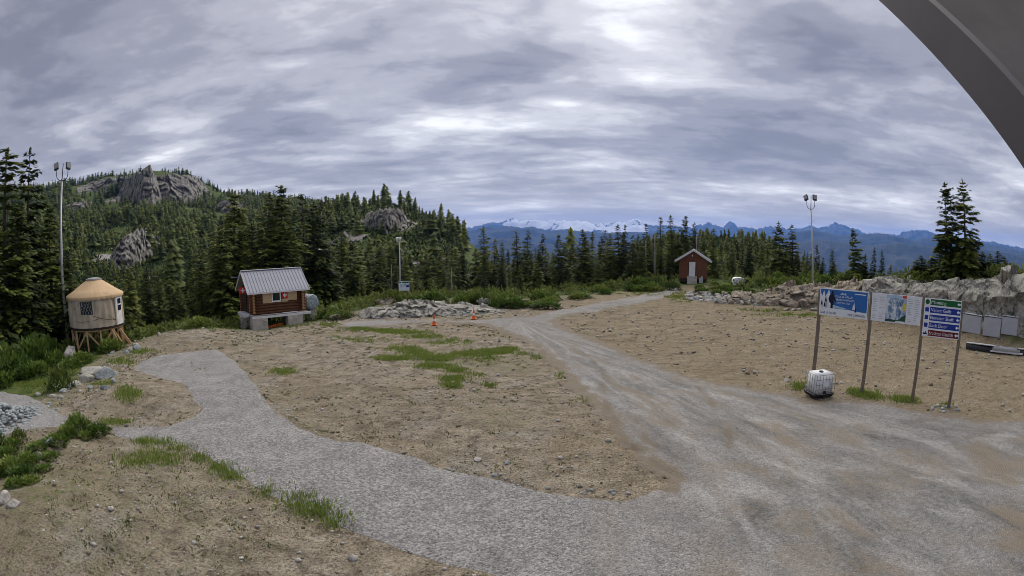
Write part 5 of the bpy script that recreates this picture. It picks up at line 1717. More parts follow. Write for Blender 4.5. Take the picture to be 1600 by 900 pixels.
# ------------------------------------------------------------------ billboard row on four posts
def billboard():
    base = [G1(1272, 584), G1(1347, 615), G1(1427, 627), G1(1482, 637)]
    a, b = base[1], base[3]
    ux = Vector((b.x - a.x, b.y - a.y, 0)).normalized()
    nrm = Vector((ux.y, -ux.x, 0))        # towards the camera
    rz = math.atan2(ux.y, ux.x)
    org = Vector((a.x, a.y, a.z))

    def hit(px, py):
        rx, ry, rz_ = [float(q) for q in ray(px, py)]
        t = (org.x * nrm.x + org.y * nrm.y) / (rx * nrm.x + ry * nrm.y)
        p = Vector((rx * t, ry * t, CAM_H + rz_ * t))
        return (p - org).dot(ux), p.z - org.z

    th = thing('sign_row', 'row of three sign panels carried by four tall brown wooden posts', 'sign', org, rz)
    tops = [(1281, 451), (1362, 455), (1442.5, 462), (1504, 469)]
    foots = [(1271.5, 590), (1347, 615), (1427, 627), (1482, 637)]
    xs = []
    for (tx, ty), (fx, fy) in zip(tops, foots):
        u0, _ = hit(fx, fy)
        u1, z1 = hit(tx, ty)
        u = (u0 + u1) / 2
        w = org + ux * u
        xs.append(u)
        g = zg(w.x, w.y) - org.z
        MB().box((u, 0, (g - .3 + z1) / 2), (.17, .17, z1 - g + .3)).build('post', MT['post'], th, bevel=.012)
    yb = -.115

    def panel(c, name, mat, thick=.03):
        q = [hit(*p) for p in c]
        x0, x1 = (q[0][0] + q[3][0]) / 2, (q[1][0] + q[2][0]) / 2
        z0, z1 = (q[2][1] + q[3][1]) / 2, (q[0][1] + q[1][1]) / 2
        o = MB().box(((x0 + x1) / 2, yb + thick / 2 - .012, (z0 + z1) / 2), (x1 - x0, thick, z1 - z0)).build(name, MT[mat], th, bevel=.004)
        for zz in (z0 + .12, z1 - .12):
            MB().box(((x0 + x1) / 2, .0, zz), (x1 - x0 - .05, .06, .07)).build('rail', MT['grey_wood'], th)
        return o, x0, x1, z0, z1
    y1 = yb - .016
    y2, y3, y4 = y1 - .004, y1 - .008, y1 - .012
    # winter advert
    o, x0, x1, z0, z1 = panel([(1283, 449.5), (1358.5, 455.5), (1354.5, 499), (1280, 491)], 'advert_panel', 's_white')
    o['label'] = 'blue and white winter advert panel with a standing figure'
    W, H = x1 - x0, z1 - z0
    X = lambda t: x0 + W * t
    Z = lambda t: z0 + H * t
    polyf(o, 'print_sky', 's_blue', [(X(.02), Z(.34)), (X(.35), Z(.28)), (X(.6), Z(.28)), (X(.985), Z(.22)), (X(.985), Z(.965)), (X(.02), Z(.965))], y1)
    polyf(o, 'print_haze', 's_pale', [(X(.02), Z(.5)), (X(.16), Z(.45)), (X(.45), Z(.36)), (X(.62), Z(.30)), (X(.30), Z(.29)), (X(.02), Z(.34))], y2)
    for k, (t, hgt, w) in enumerate([(.035, .82, .035), (.085, .92, .05), (.135, .80, .04), (.185, .97, .06), (.72, .58, .035)]):
        polyf(o, 'print_snowy_tree', 's_white', [(X(t - w), Z(.30)), (X(t - w * .7), Z(.5)), (X(t - w * .8), Z(hgt - .25)), (X(t - w * .3), Z(hgt - .1)), (X(t), Z(hgt)), (X(t + w * .4), Z(hgt - .12)), (X(t + w * .8), Z(hgt - .3)), (X(t + w), Z(.30))], y3)
    for k, (t, z_) in enumerate([(.05, .42), (.11, .36), (.13, .55), (.755, .26)]):
        polyf(o, 'print_dark_tree', 's_navy', [(X(t - .02), Z(z_ - .04)), (X(t + .022), Z(z_ - .04)), (X(t + .01), Z(z_ + .1)), (X(t - .008), Z(z_ + .12))], y4)
    polyf(o, 'print_figure', 's_ink', [(X(.235), Z(.28)), (X(.285), Z(.28)), (X(.28), Z(.40)), (X(.30), Z(.50)), (X(.285), Z(.62)), (X(.335), Z(.52)), (X(.345), Z(.55)), (X(.29), Z(.77)), (X(.285), Z(.83)), (X(.285), Z(.90)), (X(.265), Z(.93)),
                                       (X(.245), Z(.90)), (X(.245), Z(.83)), (X(.205), Z(.75)), (X(.185), Z(.62)), (X(.20), Z(.52)), (X(.235), Z(.45))], y4)
    text('FULL & VALUE', 's_white', o, W * .36, H * .075, (X(.33), y4, Z(.70)))
    text('SEASON PASSES', 's_white', o, W * .38, H * .075, (X(.34), y4, Z(.585)))
    text('NOW ON SALE', 's_white', o, W * .27, H * .065, (X(.36), y4, Z(.475)))
    polyf(o, 'print_logo', 's_pale', [(X(.42), Z(.80)), (X(.47), Z(.90)), (X(.50), Z(.84)), (X(.53), Z(.88)), (X(.56), Z(.80))], y4)
    quad(o, 'print_web_address', 's_white', X(.72), X(.955), Z(.855), Z(.89), y4)
    text('SAVE UP TO 40%', 's_navy', o, W * .33, H * .085, (X(.035), y4, Z(.065)))
    text('2025 CAMPAIGN', 's_navy', o, W * .36, H * .085, (X(.96), y4, Z(.065)), 'RIGHT')
    # trail map
    o, x0, x1, z0, z1 = panel([(1363.5, 457), (1441.5, 464), (1437.5, 508.5), (1361, 500)], 'map_panel', 's_white')
    o['label'] = 'trail map panel with text columns either side of a mountain picture'
    W, H = x1 - x0, z1 - z0
    quad(o, 'print_map', 's_map', X(.29), X(.70), Z(.03), Z(.985), y1)
    quad(o, 'print_map_sky', 's_pale', X(.29), X(.58), Z(.88), Z(.98), y2)
    polyf(o, 'print_map_forest', 's_forest', [(X(.29), Z(.03)), (X(.70), Z(.05)), (X(.70), Z(.30)), (X(.62), Z(.25)), (X(.56), Z(.12)), (X(.44), Z(.10)), (X(.38), Z(.14)), (X(.29), Z(.10))], y2)
    quad(o, 'print_red_banner', 's_red', X(.61), X(.695), Z(.90), Z(.985), y3)
    quad(o, 'print_yellow_box', 's_yellow', X(.625), X(.695), Z(.47), Z(.72), y3)
    quad(o, 'print_legend', 's_white', X(.50), X(.69), Z(.03), Z(.08), y3)
    prng = random.Random(3)
    for c0, c1 in ((.03, .13), (.16, .27), (.73, .83), (.86, .97)):
        for k in range(13):
            zz = .10 + .064 * k + prng.uniform(-.006, .006)
            if prng.random() < .88:
                quad(o, 'print_text_line', 's_line', X(c0), X(c0 + (c1 - c0) * prng.uniform(.45, 1)), Z(zz), Z(zz + .018), y1)
    # direction board
    o, x0, x1, z0, z1 = panel([(1445.5, 464.5), (1503, 470.5), (1497.5, 531.5), (1440.5, 523.5)], 'direction_panel', 's_white')
    o['label'] = 'direction board with one green, three blue and one maroon bar'
    W, H = x1 - x0, z1 - z0
    rows = [('Manning', 's_green', 'circle', .40), ('Velvet Gulls', 's_routeblue', 'square', .55), ('Elevator Shaft', 's_routeblue', 'square', .63), ('Back Door', 's_routeblue', 'square', .48), ('Brockton Chairlift', 's_maroon', 'lift', .66)]
    for k, (t, m, ic, tw) in enumerate(rows):
        zt = 1 - (k + .06) / 5.0 - .008
        zb = 1 - (k + 1) / 5.0 + .022 + .004
        bar = quad(o, 'name_bar', m, X(.16), X(.985), Z(zb), Z(zt), y1)
        zc, hh = (zb + zt) / 2, (zt - zb)
        text(t, 's_white', bar, W * tw, H * hh * .60, (X(.185), y2, Z(zc - hh * .27)))
        # arrow pointing right to left
        cx, cz, s = X(.93), Z(zc), H * hh * .33
        polyf(bar, 'arrow', 's_white', [(cx - s * 1.1, cz), (cx, cz + s), (cx, cz + s * .4), (cx + s, cz + s * .4), (cx + s, cz - s * .4), (cx, cz - s * .4), (cx, cz - s)], y2)
        cx, s = X(.08), H * hh * .42
        if ic == 'circle':
            polyf(o, 'green_circle', m, [(cx + s * math.cos(q * PI / 10), cz + s * math.sin(q * PI / 10)) for q in range(20)], y1)
        elif ic == 'square':
            quad(o, 'blue_square', m, cx - s * .85, cx + s * .85, cz - s * .85, cz + s * .85, y1)
        else:
            polyf(o, 'lift_symbol', 's_ink', [(cx - s * .9, cz - s * .7), (cx + s * .9, cz - s * .7), (cx + s * .9, cz - s * .1), (cx + s * .35, cz - s * .1), (cx + s * .35, cz + s * .5), (cx, cz + s * .5), (cx, cz - s * .1), (cx - s * .9, cz - s * .1)], y1)


billboard()


# ------------------------------------------------------------------ white caged tank
def tote():
    v = G1(1284, 622)
    t = thing('liquid_tank', 'white cube tank in a wire cage on a black pallet beside the sign posts', 'tank', (v.x, v.y + .35, zg(v.x, v.y + .35) + .05), face_cam(v.x, v.y) + R(38))
    bm = bmesh.new()
    bmesh.ops.create_cube(bm, size=1)
    bmesh.ops.bevel(bm, geom=bm.edges[:], offset=.07, segments=3, affect='EDGES')
    for q in bm.verts:
        q.co = Vector((q.co.x * 1.10, q.co.y * .94, q.co.z * .98 + .66))
        # moulded channels
        if abs(q.co.x) > .5 or abs(q.co.y) > .42:
            pass
    me = bpy.data.meshes.new('tank')
    bm.to_mesh(me)
    bm.free()
    for p in me.polygons:
        p.use_smooth = True
    tk = add('tank_body', me, MT['tank'], t)
    MB().tube([(0, 0, 1.14), (0, 0, 1.21)], [.12, .11], 14).build('lid', MT['black'], tk)
    MB().box((0, -.48, .26), (.16, .10, .12)).build('valve', MT['black'], tk, bevel=.02)
    c = MB()
    X, Y = .60, .51
    for k in range(7):
        x = -X + 2 * X * k / 6
        for y in (-Y, Y):
            c.tube([(x, y, .16), (x, y, 1.12)], .012, 5)
    for k in range(6):
        y = -Y + 2 * Y * k / 5
        for x in (-X, X):
            c.tube([(x, y, .16), (x, y, 1.12)], .012, 5)
    for z in (.18, .42, .66, .90, 1.12):
        for a, b in (((-X, -Y), (X, -Y)), ((X, -Y), (X, Y)), ((X, Y), (-X, Y)), ((-X, Y), (-X, -Y))):
            c.tube([(*a, z), (*b, z)], .012, 5)
    c.build('wire_cage', MT['cage'], t)
    MB().box((0, 0, .12), (1.22, 1.02, .05)).build('pallet_deck', MT['black'], t, bevel=.01)
    for sx in (-1, 0, 1):
        MB().box((sx * .50, 0, .055), (.12, .96, .08)).build('pallet_runner', MT['black'], t)
    for sx in (-1, 1):
        for sy in (-1, 1):
            MB().box((sx * .54, sy * .46, .175), (.14, .12, .06)).build('corner_foot', MT['black'], t, bevel=.015)
    for z, l in ((.60, .32), (.78, .3)):
        pass
    quad(t, 'label_plate', 's_white', -.18, .18, .55, .80, -Y - .018)


tote()


# ------------------------------------------------------------------ yurt
def yurt():
    c = P(153, 520, 46.0)
    g = zg(c.x, c.y)
    dz = P(153, 513, 43.5).z            # floor rim seen at the near side
    t = thing('yurt', 'round tan canvas yurt raised on a braced timber platform', 'yurt', (c.x, c.y, dz), face_cam(c.x, c.y))
    Rr, Hw = 2.48, 2.35
    n = 128
    V, F = [], []
    zs = np.linspace(0, Hw, 12)
    for j, z in enumerate(zs):
        for k in range(n):
            a = 2 * PI * k / n
            cr = .04 * math.sin(a * 24 + .6 * math.sin(a * 5)) + .03 * math.sin(a * 11 + 2 * math.sin(z * 1.7 + a * 3)) + .025 * math.sin(z * 2.6 + a * 7) * (1 if 0 < j < 11 else 0)
            r = Rr + cr
            V.append((r * math.cos(a), r * math.sin(a), z))
    for j in range(11):
        for k in range(n):
            F.append((j * n + k, j * n + (k + 1) % n, (j + 1) * n + (k + 1) % n, (j + 1) * n + k))
    wall = MB().raw(V, F).build('canvas_wall', MT['canvas'], t, smooth=True)
    V, F = [], []
    prof = [(Rr + .14, Hw - .20), (Rr + .16, Hw - .04), (Rr + .13, Hw + .04), (Rr * .8, Hw + .36), (Rr * .55, Hw + .74), (.62, Hw + 1.17)]
    for j, (r, z) in enumerate(prof):
        for k in range(n):
            a = 2 * PI * k / n
            w = .035 * math.sin(a * 36) if j == 0 else 0
            rr = r + (.012 * math.sin(a * 32) if 0 < j < 5 else 0)
            V.append((rr * math.cos(a), rr * math.sin(a), z + w))
    for j in range(len(prof) - 1):
        for k in range(n):
            F.append((j * n + k, j * n + (k + 1) % n, (j + 1) * n + (k + 1) % n, (j + 1) * n + k))
    roof = MB().raw(V, F).build('canvas_roof', MT['canvas_roof'], t, smooth=True)
    MB().tube([(0, 0, Hw + 1.14), (0, 0, Hw + 1.23)], [.72, .72], 28).build('crown_ring', MT['grey_wood'], roof)
    MB().tube([(0, 0, Hw + 1.23), (0, 0, Hw + 1.29), (0, 0, Hw + 1.33)], [.66, .5, .15], 28).build('skylight', MT['lens'], roof, smooth=True)
    MB().tube([(0, 0, -.14), (0, 0, .03)], [Rr + .07, Rr + .07], 48).build('floor_rim', MT['dark'], t)

    def on_wall(ang, dx, z, out):
        """point on the wall: ang = bearing from the side facing the camera, dx along the wall"""
        a = -PI / 2 + ang + dx / Rr
        return ((Rr + out) * math.cos(a), (Rr + out) * math.sin(a), z)

    def patch(name, ang, w, z0, z1, out, mat, parent, seg=5, thick=.03):
        V, F = [], []
        for o_ in (out, out - thick):
            for k in range(seg + 1):
                dx = -w / 2 + w * k / seg
                V += [on_wall(ang, dx, z0, o_), on_wall(ang, dx, z1, o_)]
        m = 2 * (seg + 1)
        for k in range(seg):
            F.append((2 * k, 2 * k + 2, 2 * k + 3, 2 * k + 1))
            F.append((2 * k, m + 2 * k, m + 2 * k + 2, 2 * k + 2))
            F.append((2 * k + 1, 2 * k + 3, m + 2 * k + 3, m + 2 * k + 1))
        F += [(0, 1, m + 1, m), (m - 2, m + m - 2, m + m - 1, m - 1)]
        return MB().raw(V, F).build(name, MT[mat], parent)
    wa = R(-19)
    fr = patch('window_flap', wa, 1.38, .95, 2.18, .045, 'canvas', t)
    pn = patch('window', wa, 1.10, 1.06, 2.06, .062, 'glass', t)
    for k in range(9):
        x0 = -.5 + .125 * k
        mb = MB()
        for s in (1,):
            pts = [on_wall(wa, x0 + u * .5 * (1 if k % 2 else -1) * .9, 1.08 + .96 * u, .078) for u in (0, .5, 1)]
            pts = [p for p in pts]
            mb.tube(pts, .008, 4)
        mb.build('lattice_strip', MT['galv'], pn)
    # guy ropes pinned across the canvas
    for a0, z0, a1, z1 in ((-.1, .95, .75, .45), (-.55, 2.0, -.9, 1.5), (.45, .9, .85, .35), (-.9, .55, .2, .75)):
        MB().tube([on_wall(a0 + (a1 - a0) * u, 0, z0 + (z1 - z0) * u - .1 * math.sin(u * PI), .05) for u in (0, .25, .5, .75, 1)], .014, 4).build('rope', MT['dark'], t)
    da = R(56)
    door = patch('door', da, .92, .02, 2.10, .075, 'white', t)
    patch('door_pane', da + .0, .50, 1.62, 2.0, .095, 'glass', door, 3, .02)
    patch('door_pane', da + .0, .50, 1.10, 1.50, .095, 'glass', door, 3, .02)
    for s in (-1, 1):
        patch('door_jamb', da + s * .53 / Rr, .13, 0, 2.16, .10, 'lumber' if s > 0 else 'canvas', t, 2, .08)
    # platform: joists, legs and cross braces down to the ground
    gz = []
    for k in range(12):
        a = 2 * PI * k / 12 + .1
        r = Rr - .12
        lx, ly = r * math.cos(a), r * math.sin(a)
        w = Matrix.Rotation(t.rotation_euler.z, 3, 'Z') @ Vector((lx, ly, 0))
        zg_ = zg(c.x + w.x, c.y + w.y) - dz - .15
        gz.append((lx, ly, zg_))
        MB().box((lx, ly, (zg_ - .12) / 2 - .06), (.14, .14, -zg_ - .12 + .06)).build('leg', MT['lumber'], t)
    for k in range(12):
        (ax, ay, az_), (bx, by, bz) = gz[k], gz[(k + 1) % 12]
        if k % 2 == 0:
            MB().beam((ax, ay, -.25), (bx, by, bz * .82), .05, .13).build('brace', MT['lumber'], t)
        else:
            MB().beam((ax, ay, az_ * .82), (bx, by, -.25), .05, .13).build('brace', MT['lumber'], t)
        MB().beam((ax, ay, -.20), (bx, by, -.20), .06, .14).build('rim_joist', MT['lumber'], t)
    for s in (0, 1):
        a0 = -PI / 2 + da - .10 - .36 * s
        p0 = Vector((Rr * math.cos(a0), Rr * math.sin(a0), -.3))
        p1 = Vector(((Rr + 1.0) * math.cos(a0 + .08), (Rr + 1.0) * math.sin(a0 + .08), 0))
        w = Matrix.Rotation(t.rotation_euler.z, 3, 'Z') @ p1
        p1.z = zg(c.x + w.x, c.y + w.y) - dz - .1
        MB().beam(p0, p1, .08, .22).build('prop', MT['lumber'], t)


yurt()


# ------------------------------------------------------------------ log cabin on concrete blocks
def cabin():
    c = P(427, 505, 52.5)
    g = zg(c.x, c.y)
    fz = P(430, 490, 50.5).z            # underside of the logs at the front wall
    t = thing('log_cabin', 'small log cabin with grey metal roof raised on concrete blocks', 'cabin', (c.x, c.y, fz), face_cam(c.x, c.y) + R(18))
    LX, LY, HW = 5.0, 3.5, 2.15
    nlog, r = 8, .135
    logx = MB().tube([(-LX / 2 - .35, 0, 0), (0, 0, .01), (LX / 2 + .35, 0, 0)], [r, r * .97, r], 10).mesh('log', True)
    logy = MB().tube([(0, -LY / 2 - .35, 0), (0, 0, .01), (0, LY / 2 + .35, 0)], [r, r * .97, r], 10).mesh('log', True)
    for me in (logx, logy):
        me.materials.append(MT['log'])
        me.materials.append(MT['log_end'])
        for p in me.polygons:
            if len(p.vertices) > 4:
                p.material_index = 1
                p.use_smooth = False
    for s in (-1, 1):
        for k in range(nlog):
            add('log', logx, None, t, loc=(0, s * LY / 2, r + k * .268))
        for k in range(nlog):
            add('log', logy, None, t, loc=(s * LX / 2, 0, r + .134 + k * .268))
    # gable logs under the roof
    rise, ov = 1.75, .55
    for s in (-1, 1):
        for k in range(5):
            zz = HW + .12 + k * .268
            half = (LY / 2) * (1 - (zz - HW) / rise) - .05
            if half > .15:
                MB().tube([(s * LX / 2, -half, zz), (s * LX / 2, half, zz)], r, 8).build('gable_log', MT['log'], t, smooth=True)
    # roof slopes made of ribbed sheets
    ex, ey = LX / 2 + .62, LY / 2 + ov
    ez = HW - .12 + .05
    rz = HW + rise + .05
    nsh = 19
    wsh = 2 * ex / nsh
    sl = math.hypot(ey, rz - ez)
    ang = math.atan2(rz - ez, ey)
    sheet = MB()
    sheet.raw([(0, 0, 0), (wsh * .80, 0, 0), (wsh * .85, 0, .04), (wsh * .95, 0, .04), (wsh, 0, 0), (0, sl, 0), (wsh * .80, sl, 0), (wsh * .85, sl, .04), (wsh * .95, sl, .04), (wsh, sl, 0)],
              [(0, 1, 6, 5), (1, 2, 7, 6), (2, 3, 8, 7), (3, 4, 9, 8)])
    sm = sheet.mesh('roof_sheet')
    sm.materials.append(MT['tin'])
    roof = MB()
    for s in (-1, 1):
        roof.raw([(-ex, s * ey, ez - .03), (ex, s * ey, ez - .03), (ex, 0, rz - .03), (-ex, 0, rz - .03), (-ex, s * ey, ez - .11), (ex, s * ey, ez - .11), (ex, 0, rz - .11), (-ex, 0, rz - .11)],
                 [(0, 1, 2, 3), (7, 6, 5, 4), (0, 4, 5, 1), (1, 5, 6, 2), (0, 3, 7, 4)])
    rf = roof.build('roof', MT['grey_wood'], t)
    for k in range(nsh):
        add('roof_sheet', sm, None, rf, loc=(-ex + k * wsh, -ey, ez), rot=(ang, 0, 0))
        add('roof_sheet', sm, None, rf, loc=(-ex + (k + 1) * wsh, ey, ez), rot=(ang, 0, PI))
    MB().box((0, 0, rz + .03), (2 * ex + .06, .26, .05)).build('ridge_cap', MT['tin_trim'], rf)
    for s in (-1, 1):
        MB().box((0, s * (ey + .02), ez - .06), (2 * ex + .04, .03, .16)).build('eave_trim', MT['tin_trim'], rf)
        for q in (-1, 1):
            MB().beam((s * (ex + .02), q * ey, ez - .06), (s * (ex + .02), 0, rz - .06), .03, .20).build('barge_board', MT['tin_trim'], rf)
    # front openings
    yf = -LY / 2 - r - .035

    def wbox(name, mat, x0, x1, z0, z1, y, th_=.04, parent=t):
        return MB().box(((x0 + x1) / 2, y, (z0 + z1) / 2), (x1 - x0, th_, z1 - z0)).build(name, MT[mat], parent)
    wbox('plywood_panel', 'ply', -1.55, -.62, 1.02, 2.05, yf)
    wbox('plywood_panel', 'ply', .98, 1.92, 1.10, 2.05, yf)
    wbox('plywood_panel', 'ply', .36, .98, 1.02, 1.30, yf)
    wf = wbox('window', 'white', -.64, .30, 1.05, 2.06, yf - .01, .05)
    wbox('pane', 'glass', -.54, .16, 1.20, 2.0, yf - .045, .02, wf)
    sg = wbox('cross_sign', 'red', .42, .96, 1.34, 1.92, yf - .01, .04)
    sg['label'] = 'red square sign with a white cross on the front wall'
    wbox('white_cross', 's_white', .63, .75, 1.42, 1.84, yf - .036, .006, sg)
    wbox('white_cross', 's_white', .49, .89, 1.57, 1.69, yf - .040, .006, sg)
    sg = MB().box((-ex - .12, -1.05, HW + .12), (.80, .03, .56)).build('cross_flag', MT['red'], t)
    sg['label'] = 'red flag with white cross hung under the gable'
    MB().box((-ex - .12, -1.068, HW + .12), (.11, .006, .40)).build('white_cross', MT['s_white'], sg)
    MB().box((-ex - .12, -1.073, HW + .12), (.42, .006, .11)).build('white_cross', MT['s_white'], sg)
    MB().tube([(-ex - .05, .2, rz - .55), (-ex - .95, .2, rz - .50)], .03, 6).build('bracket_pole', MT['galv'], t)
    # door on the gable end
    MB().box((-LX / 2 - r - .03, .35, .98), (.05, .85, 1.9)).build('door', MT['dark'], t)
    # deck and sill boards
    gl = g - fz
    dk = MB().box((0, -.25, -.09), (LX + .9, LY + 1.5, .06)).build('deck_frame', MT['grey_wood'], t)
    for k in range(9):
        y = -LY / 2 - .95 + .115 * k
        MB().box((random.Random(k).uniform(-.12, .12), y, -.035), (LX + .7, .10, .04)).build('deck_plank', MT['grey_wood'], t)
    MB().box((0, -LY / 2 - 1.03, -.10), (LX + .95, .06, .20)).build('deck_fascia', MT['tin_trim'], t)
    MB().beam((-1.9, -LY / 2 - .75, .06), (.1, -LY / 2 - .60, .04), .28, .05).build('loose_board', MT['grey_wood'], t)
    MB().beam((.2, -LY / 2 - .62, .05), (1.7, -LY / 2 - .70, .07), .22, .06).build('loose_board', MT['tin_trim'], t)
    MB().beam((-2.9, -LY / 2 - .4, .10), (-1.6, -LY / 2 - 1.15, -.45), .30, .05).build('ramp_board', MT['grey_wood'], t)
    MB().box((-LX / 2 - .55, -.4, -.02), (.75, 2.4, .28)).build('pallet_stack', MT['tin_trim'], t, bevel=.03)
    for (x, y) in ((-2.2, -2.45), (1.35, -2.45), (-2.75, -.6), (2.3, 1.2), (-1.8, 1.4)):
        w = Matrix.Rotation(t.rotation_euler.z, 3, 'Z') @ Vector((x, y, 0))
        b = zg(c.x + w.x, c.y + w.y) - fz - .2
        MB().box((x, y, (b - .13) / 2), (1.55, .80, -.13 - b)).build('concrete_block', MT['concrete'], t, bevel=.05)
    w = Matrix.Rotation(t.rotation_euler.z, 3, 'Z') @ Vector((-.45, -1.9, 0))
    b = zg(c.x + w.x, c.y + w.y) - fz
    MB().box((-.45, -1.9, b + .12), (1.7, .06, .30), Matrix.Rotation(R(-6), 3, 'Y')).build('orange_board', MT['orange'], t)
    # silver drum on its own block beside the cabin
    d0 = Matrix.Rotation(t.rotation_euler.z, 3, 'Z') @ Vector((LX / 2 + 1.25, -.55, 0))
    dx, dy = c.x + d0.x, c.y + d0.y
    gd = zg(dx, dy)
    dr = thing('wrapped_drum', 'silver wrapped round drum lying on a concrete block beside the log cabin', 'drum', (dx, dy, gd), face_cam(dx, dy) + R(28))
    zc = fz + .62 - gd
    n = 26
    V, F = [], []
    rg = random.Random(8)
    for j, y in enumerate(np.linspace(-.75, .75, 9)):
        for k in range(n):
            a = 2 * PI * k / n
            rr = .74 + rg.uniform(-.03, .03) - (.05 if j in (0, 8) else 0)
            V.append((rr * math.cos(a), y, zc + rr * math.sin(a)))
    for j in range(8):
        for k in range(n):
            F.append((j * n + k, j * n + (k + 1) % n, (j + 1) * n + (k + 1) % n, (j + 1) * n + k))
    MB().raw(V, F).build('silver_wrap', MT['foil'], dr)
    V, F = [(0, -.80, zc)], []
    for q, rr in enumerate((.25, .48, .69)):
        for k in range(n):
            a = 2 * PI * k / n
            V.append((rr * math.cos(a), -.80 + .05 * (q == 2) + rg.uniform(-.035, .035), zc + rr * math.sin(a)))
    for k in range(n):
        F.append((0, 1 + k, 1 + (k + 1) % n))
        for q in (0, 1):
            F.append((1 + q * n + k, 1 + q * n + (k + 1) % n, 1 + (q + 1) * n + (k + 1) % n, 1 + (q + 1) * n + k))
    MB().raw(V, F).build('drum_end', MT['foil_end'], dr)
    MB().box((.05, -.1, (zc - .70 - .2) / 2), (.75, 1.2, max(.3, zc - .70 + .2))).build('support_block', MT['concrete'], dr, bevel=.04)


cabin()


# ------------------------------------------------------------------ red hut
def hut():
    c = HUT
    g = zg(c.x, c.y)
    z0 = P(1089, 441, 69).z
    t = thing('red_hut', 'small red brown hut with white door at the top of the gravel road', 'hut', (c.x, c.y + 1.6, z0), face_cam(c.x, c.y))
    Wd, D, He, rise = 3.65, 3.4, 2.85, 1.1
    fl = .55
    body = MB()
    x, y = Wd / 2, D / 2
    zb = min(g, z0) - z0 - .4
    body.raw([(-x, -y, .35), (x, -y, .35), (x, -y, He), (0, -y, He + rise), (-x, -y, He), (-x, y, zb), (x, y, zb), (x, y, He), (0, y, He + rise), (-x, y, He)],
             [(0, 1, 2, 3, 4), (9, 8, 7, 6, 5), (0, 4, 9, 5), (1, 6, 7, 2), (0, 5, 6, 1)])
    body.build('wall', MT['hut_red'], t)
    nb = 14
    wb = Wd / nb
    for k in range(nb):
        xa, xb = -x + k * wb, -x + (k + 1) * wb - .012
        za, zb_ = He + rise * (1 - abs(xa) / x) - .02, He + rise * (1 - abs(xb) / x) - .02
        yb_ = -y - .02 - .006 * (k % 2)
        mb = MB()
        if abs((xa + xb) / 2 + .15) < .45:
            z_ = fl + 1.95
        else:
            z_ = .32
        mb.raw([(xa, yb_, z_), (xb, yb_, z_), (xb, yb_, zb_), (xa, yb_, za), (xa, -y, z_), (xb, -y, z_), (xb, -y, zb_), (xa, -y, za)], [(0, 1, 2, 3), (0, 3, 7, 4), (1, 5, 6, 2), (0, 4, 5, 1), (3, 2, 6, 7)])
        mb.build('plank', MT['hut_red'], t)
    ex, ey = x + .58, y + .45
    sl = rise / x
    ze = He - .58 * sl
    roof = MB()
    for s in (-1, 1):
        roof.raw([(s * ex, -ey, ze), (s * ex, ey, ze), (0, ey, He + rise + .02), (0, -ey, He + rise + .02), (s * ex, -ey, ze + .10), (s * ex, ey, ze + .10), (0, ey, He + rise + .12), (0, -ey, He + rise + .12)],
                 [(0, 1, 2, 3), (4, 7, 6, 5), (0, 4, 5, 1), (0, 3, 7, 4), (1, 5, 6, 2)])
    rf = roof.build('roof', MT['tin'], t)
    for s in (-1, 1):
        MB().beam((s * (ex + .02), -ey - .02, ze + .03), (0, -ey - .02, He + rise + .05), .04, .27).build('barge_board', MT['tin_trim'], rf)
    dr = MB().box((-.15, -y - .045, fl + .95), (.84, .06, 1.9)).build('door', MT['white'], t, bevel=.008)
    MB().tube([(.18, -y - .10, fl + .95), (.18, -y - .07, fl + .95)], .03, 8).build('handle', MT['galv'], dr)
    for s in (-1, 1):
        MB().box((-.15 + s * .46, -y - .05, fl + .97), (.07, .07, 1.98)).build('door_frame', MT['dark'], t)
    MB().box((-.15, -y - .08, He + .42), (.16, .12, .20)).build('wall_lamp', MT['tank'], t, bevel=.03)
    for k in range(4):
        MB().box((-.12, -y - .95 + .22 * k - .02, -.25 + (k + 1) * .09 + .045 * k), (1.3 - .02 * k, .26, .55 + .09 * k)).build('step', MT['concrete'], t, bevel=.012)
    MB().box((1.05, -y - .35, .12), (.5, .4, .75)).build('equipment_box', MT['galv'], t, bevel=.02)
    MB().box((1.15, -y - .30, .58), (.2, .2, .2)).build('equipment_cap', MT['galv'], t, bevel=.02)
    MB().box((0, -y + .06, .15), (Wd - .1, .1, .6)).build('skirt', MT['dark'], t)


hut()


def storage_box():
    v = P(1153, 451, 66)
    v.z = zg(v.x, v.y)
    t = thing('storage_box', 'white domed storage box on the bank right of the red hut', 'box', v, face_cam(v.x, v.y) + R(12))
    pts = [(-.75, 0), (-.75, .62), (-.62, .82), (-.3, .93), (.3, .93), (.62, .82), (.75, .62), (.75, 0)]
    m = MB()
    m.raw([(x, -.5, z) for x, z in pts] + [(x, .5, z) for x, z in pts], [tuple(range(8)), tuple(range(15, 7, -1))] + [(k, k + 8, (k + 1) % 8 + 8, (k + 1) % 8) for k in range(8)])
    m.build('shell', MT['tank'], t, bevel=.03)
    for x in (-.28, .22):
        MB().box((x, -.53, .36), (.14, .05, .5)).build('latch', MT['galv'], t)
    MB().box((1.1, .1, .38), (.5, .7, .75)).build('side_bin', MT['lamp_dark'], t, bevel=.05)


storage_box()


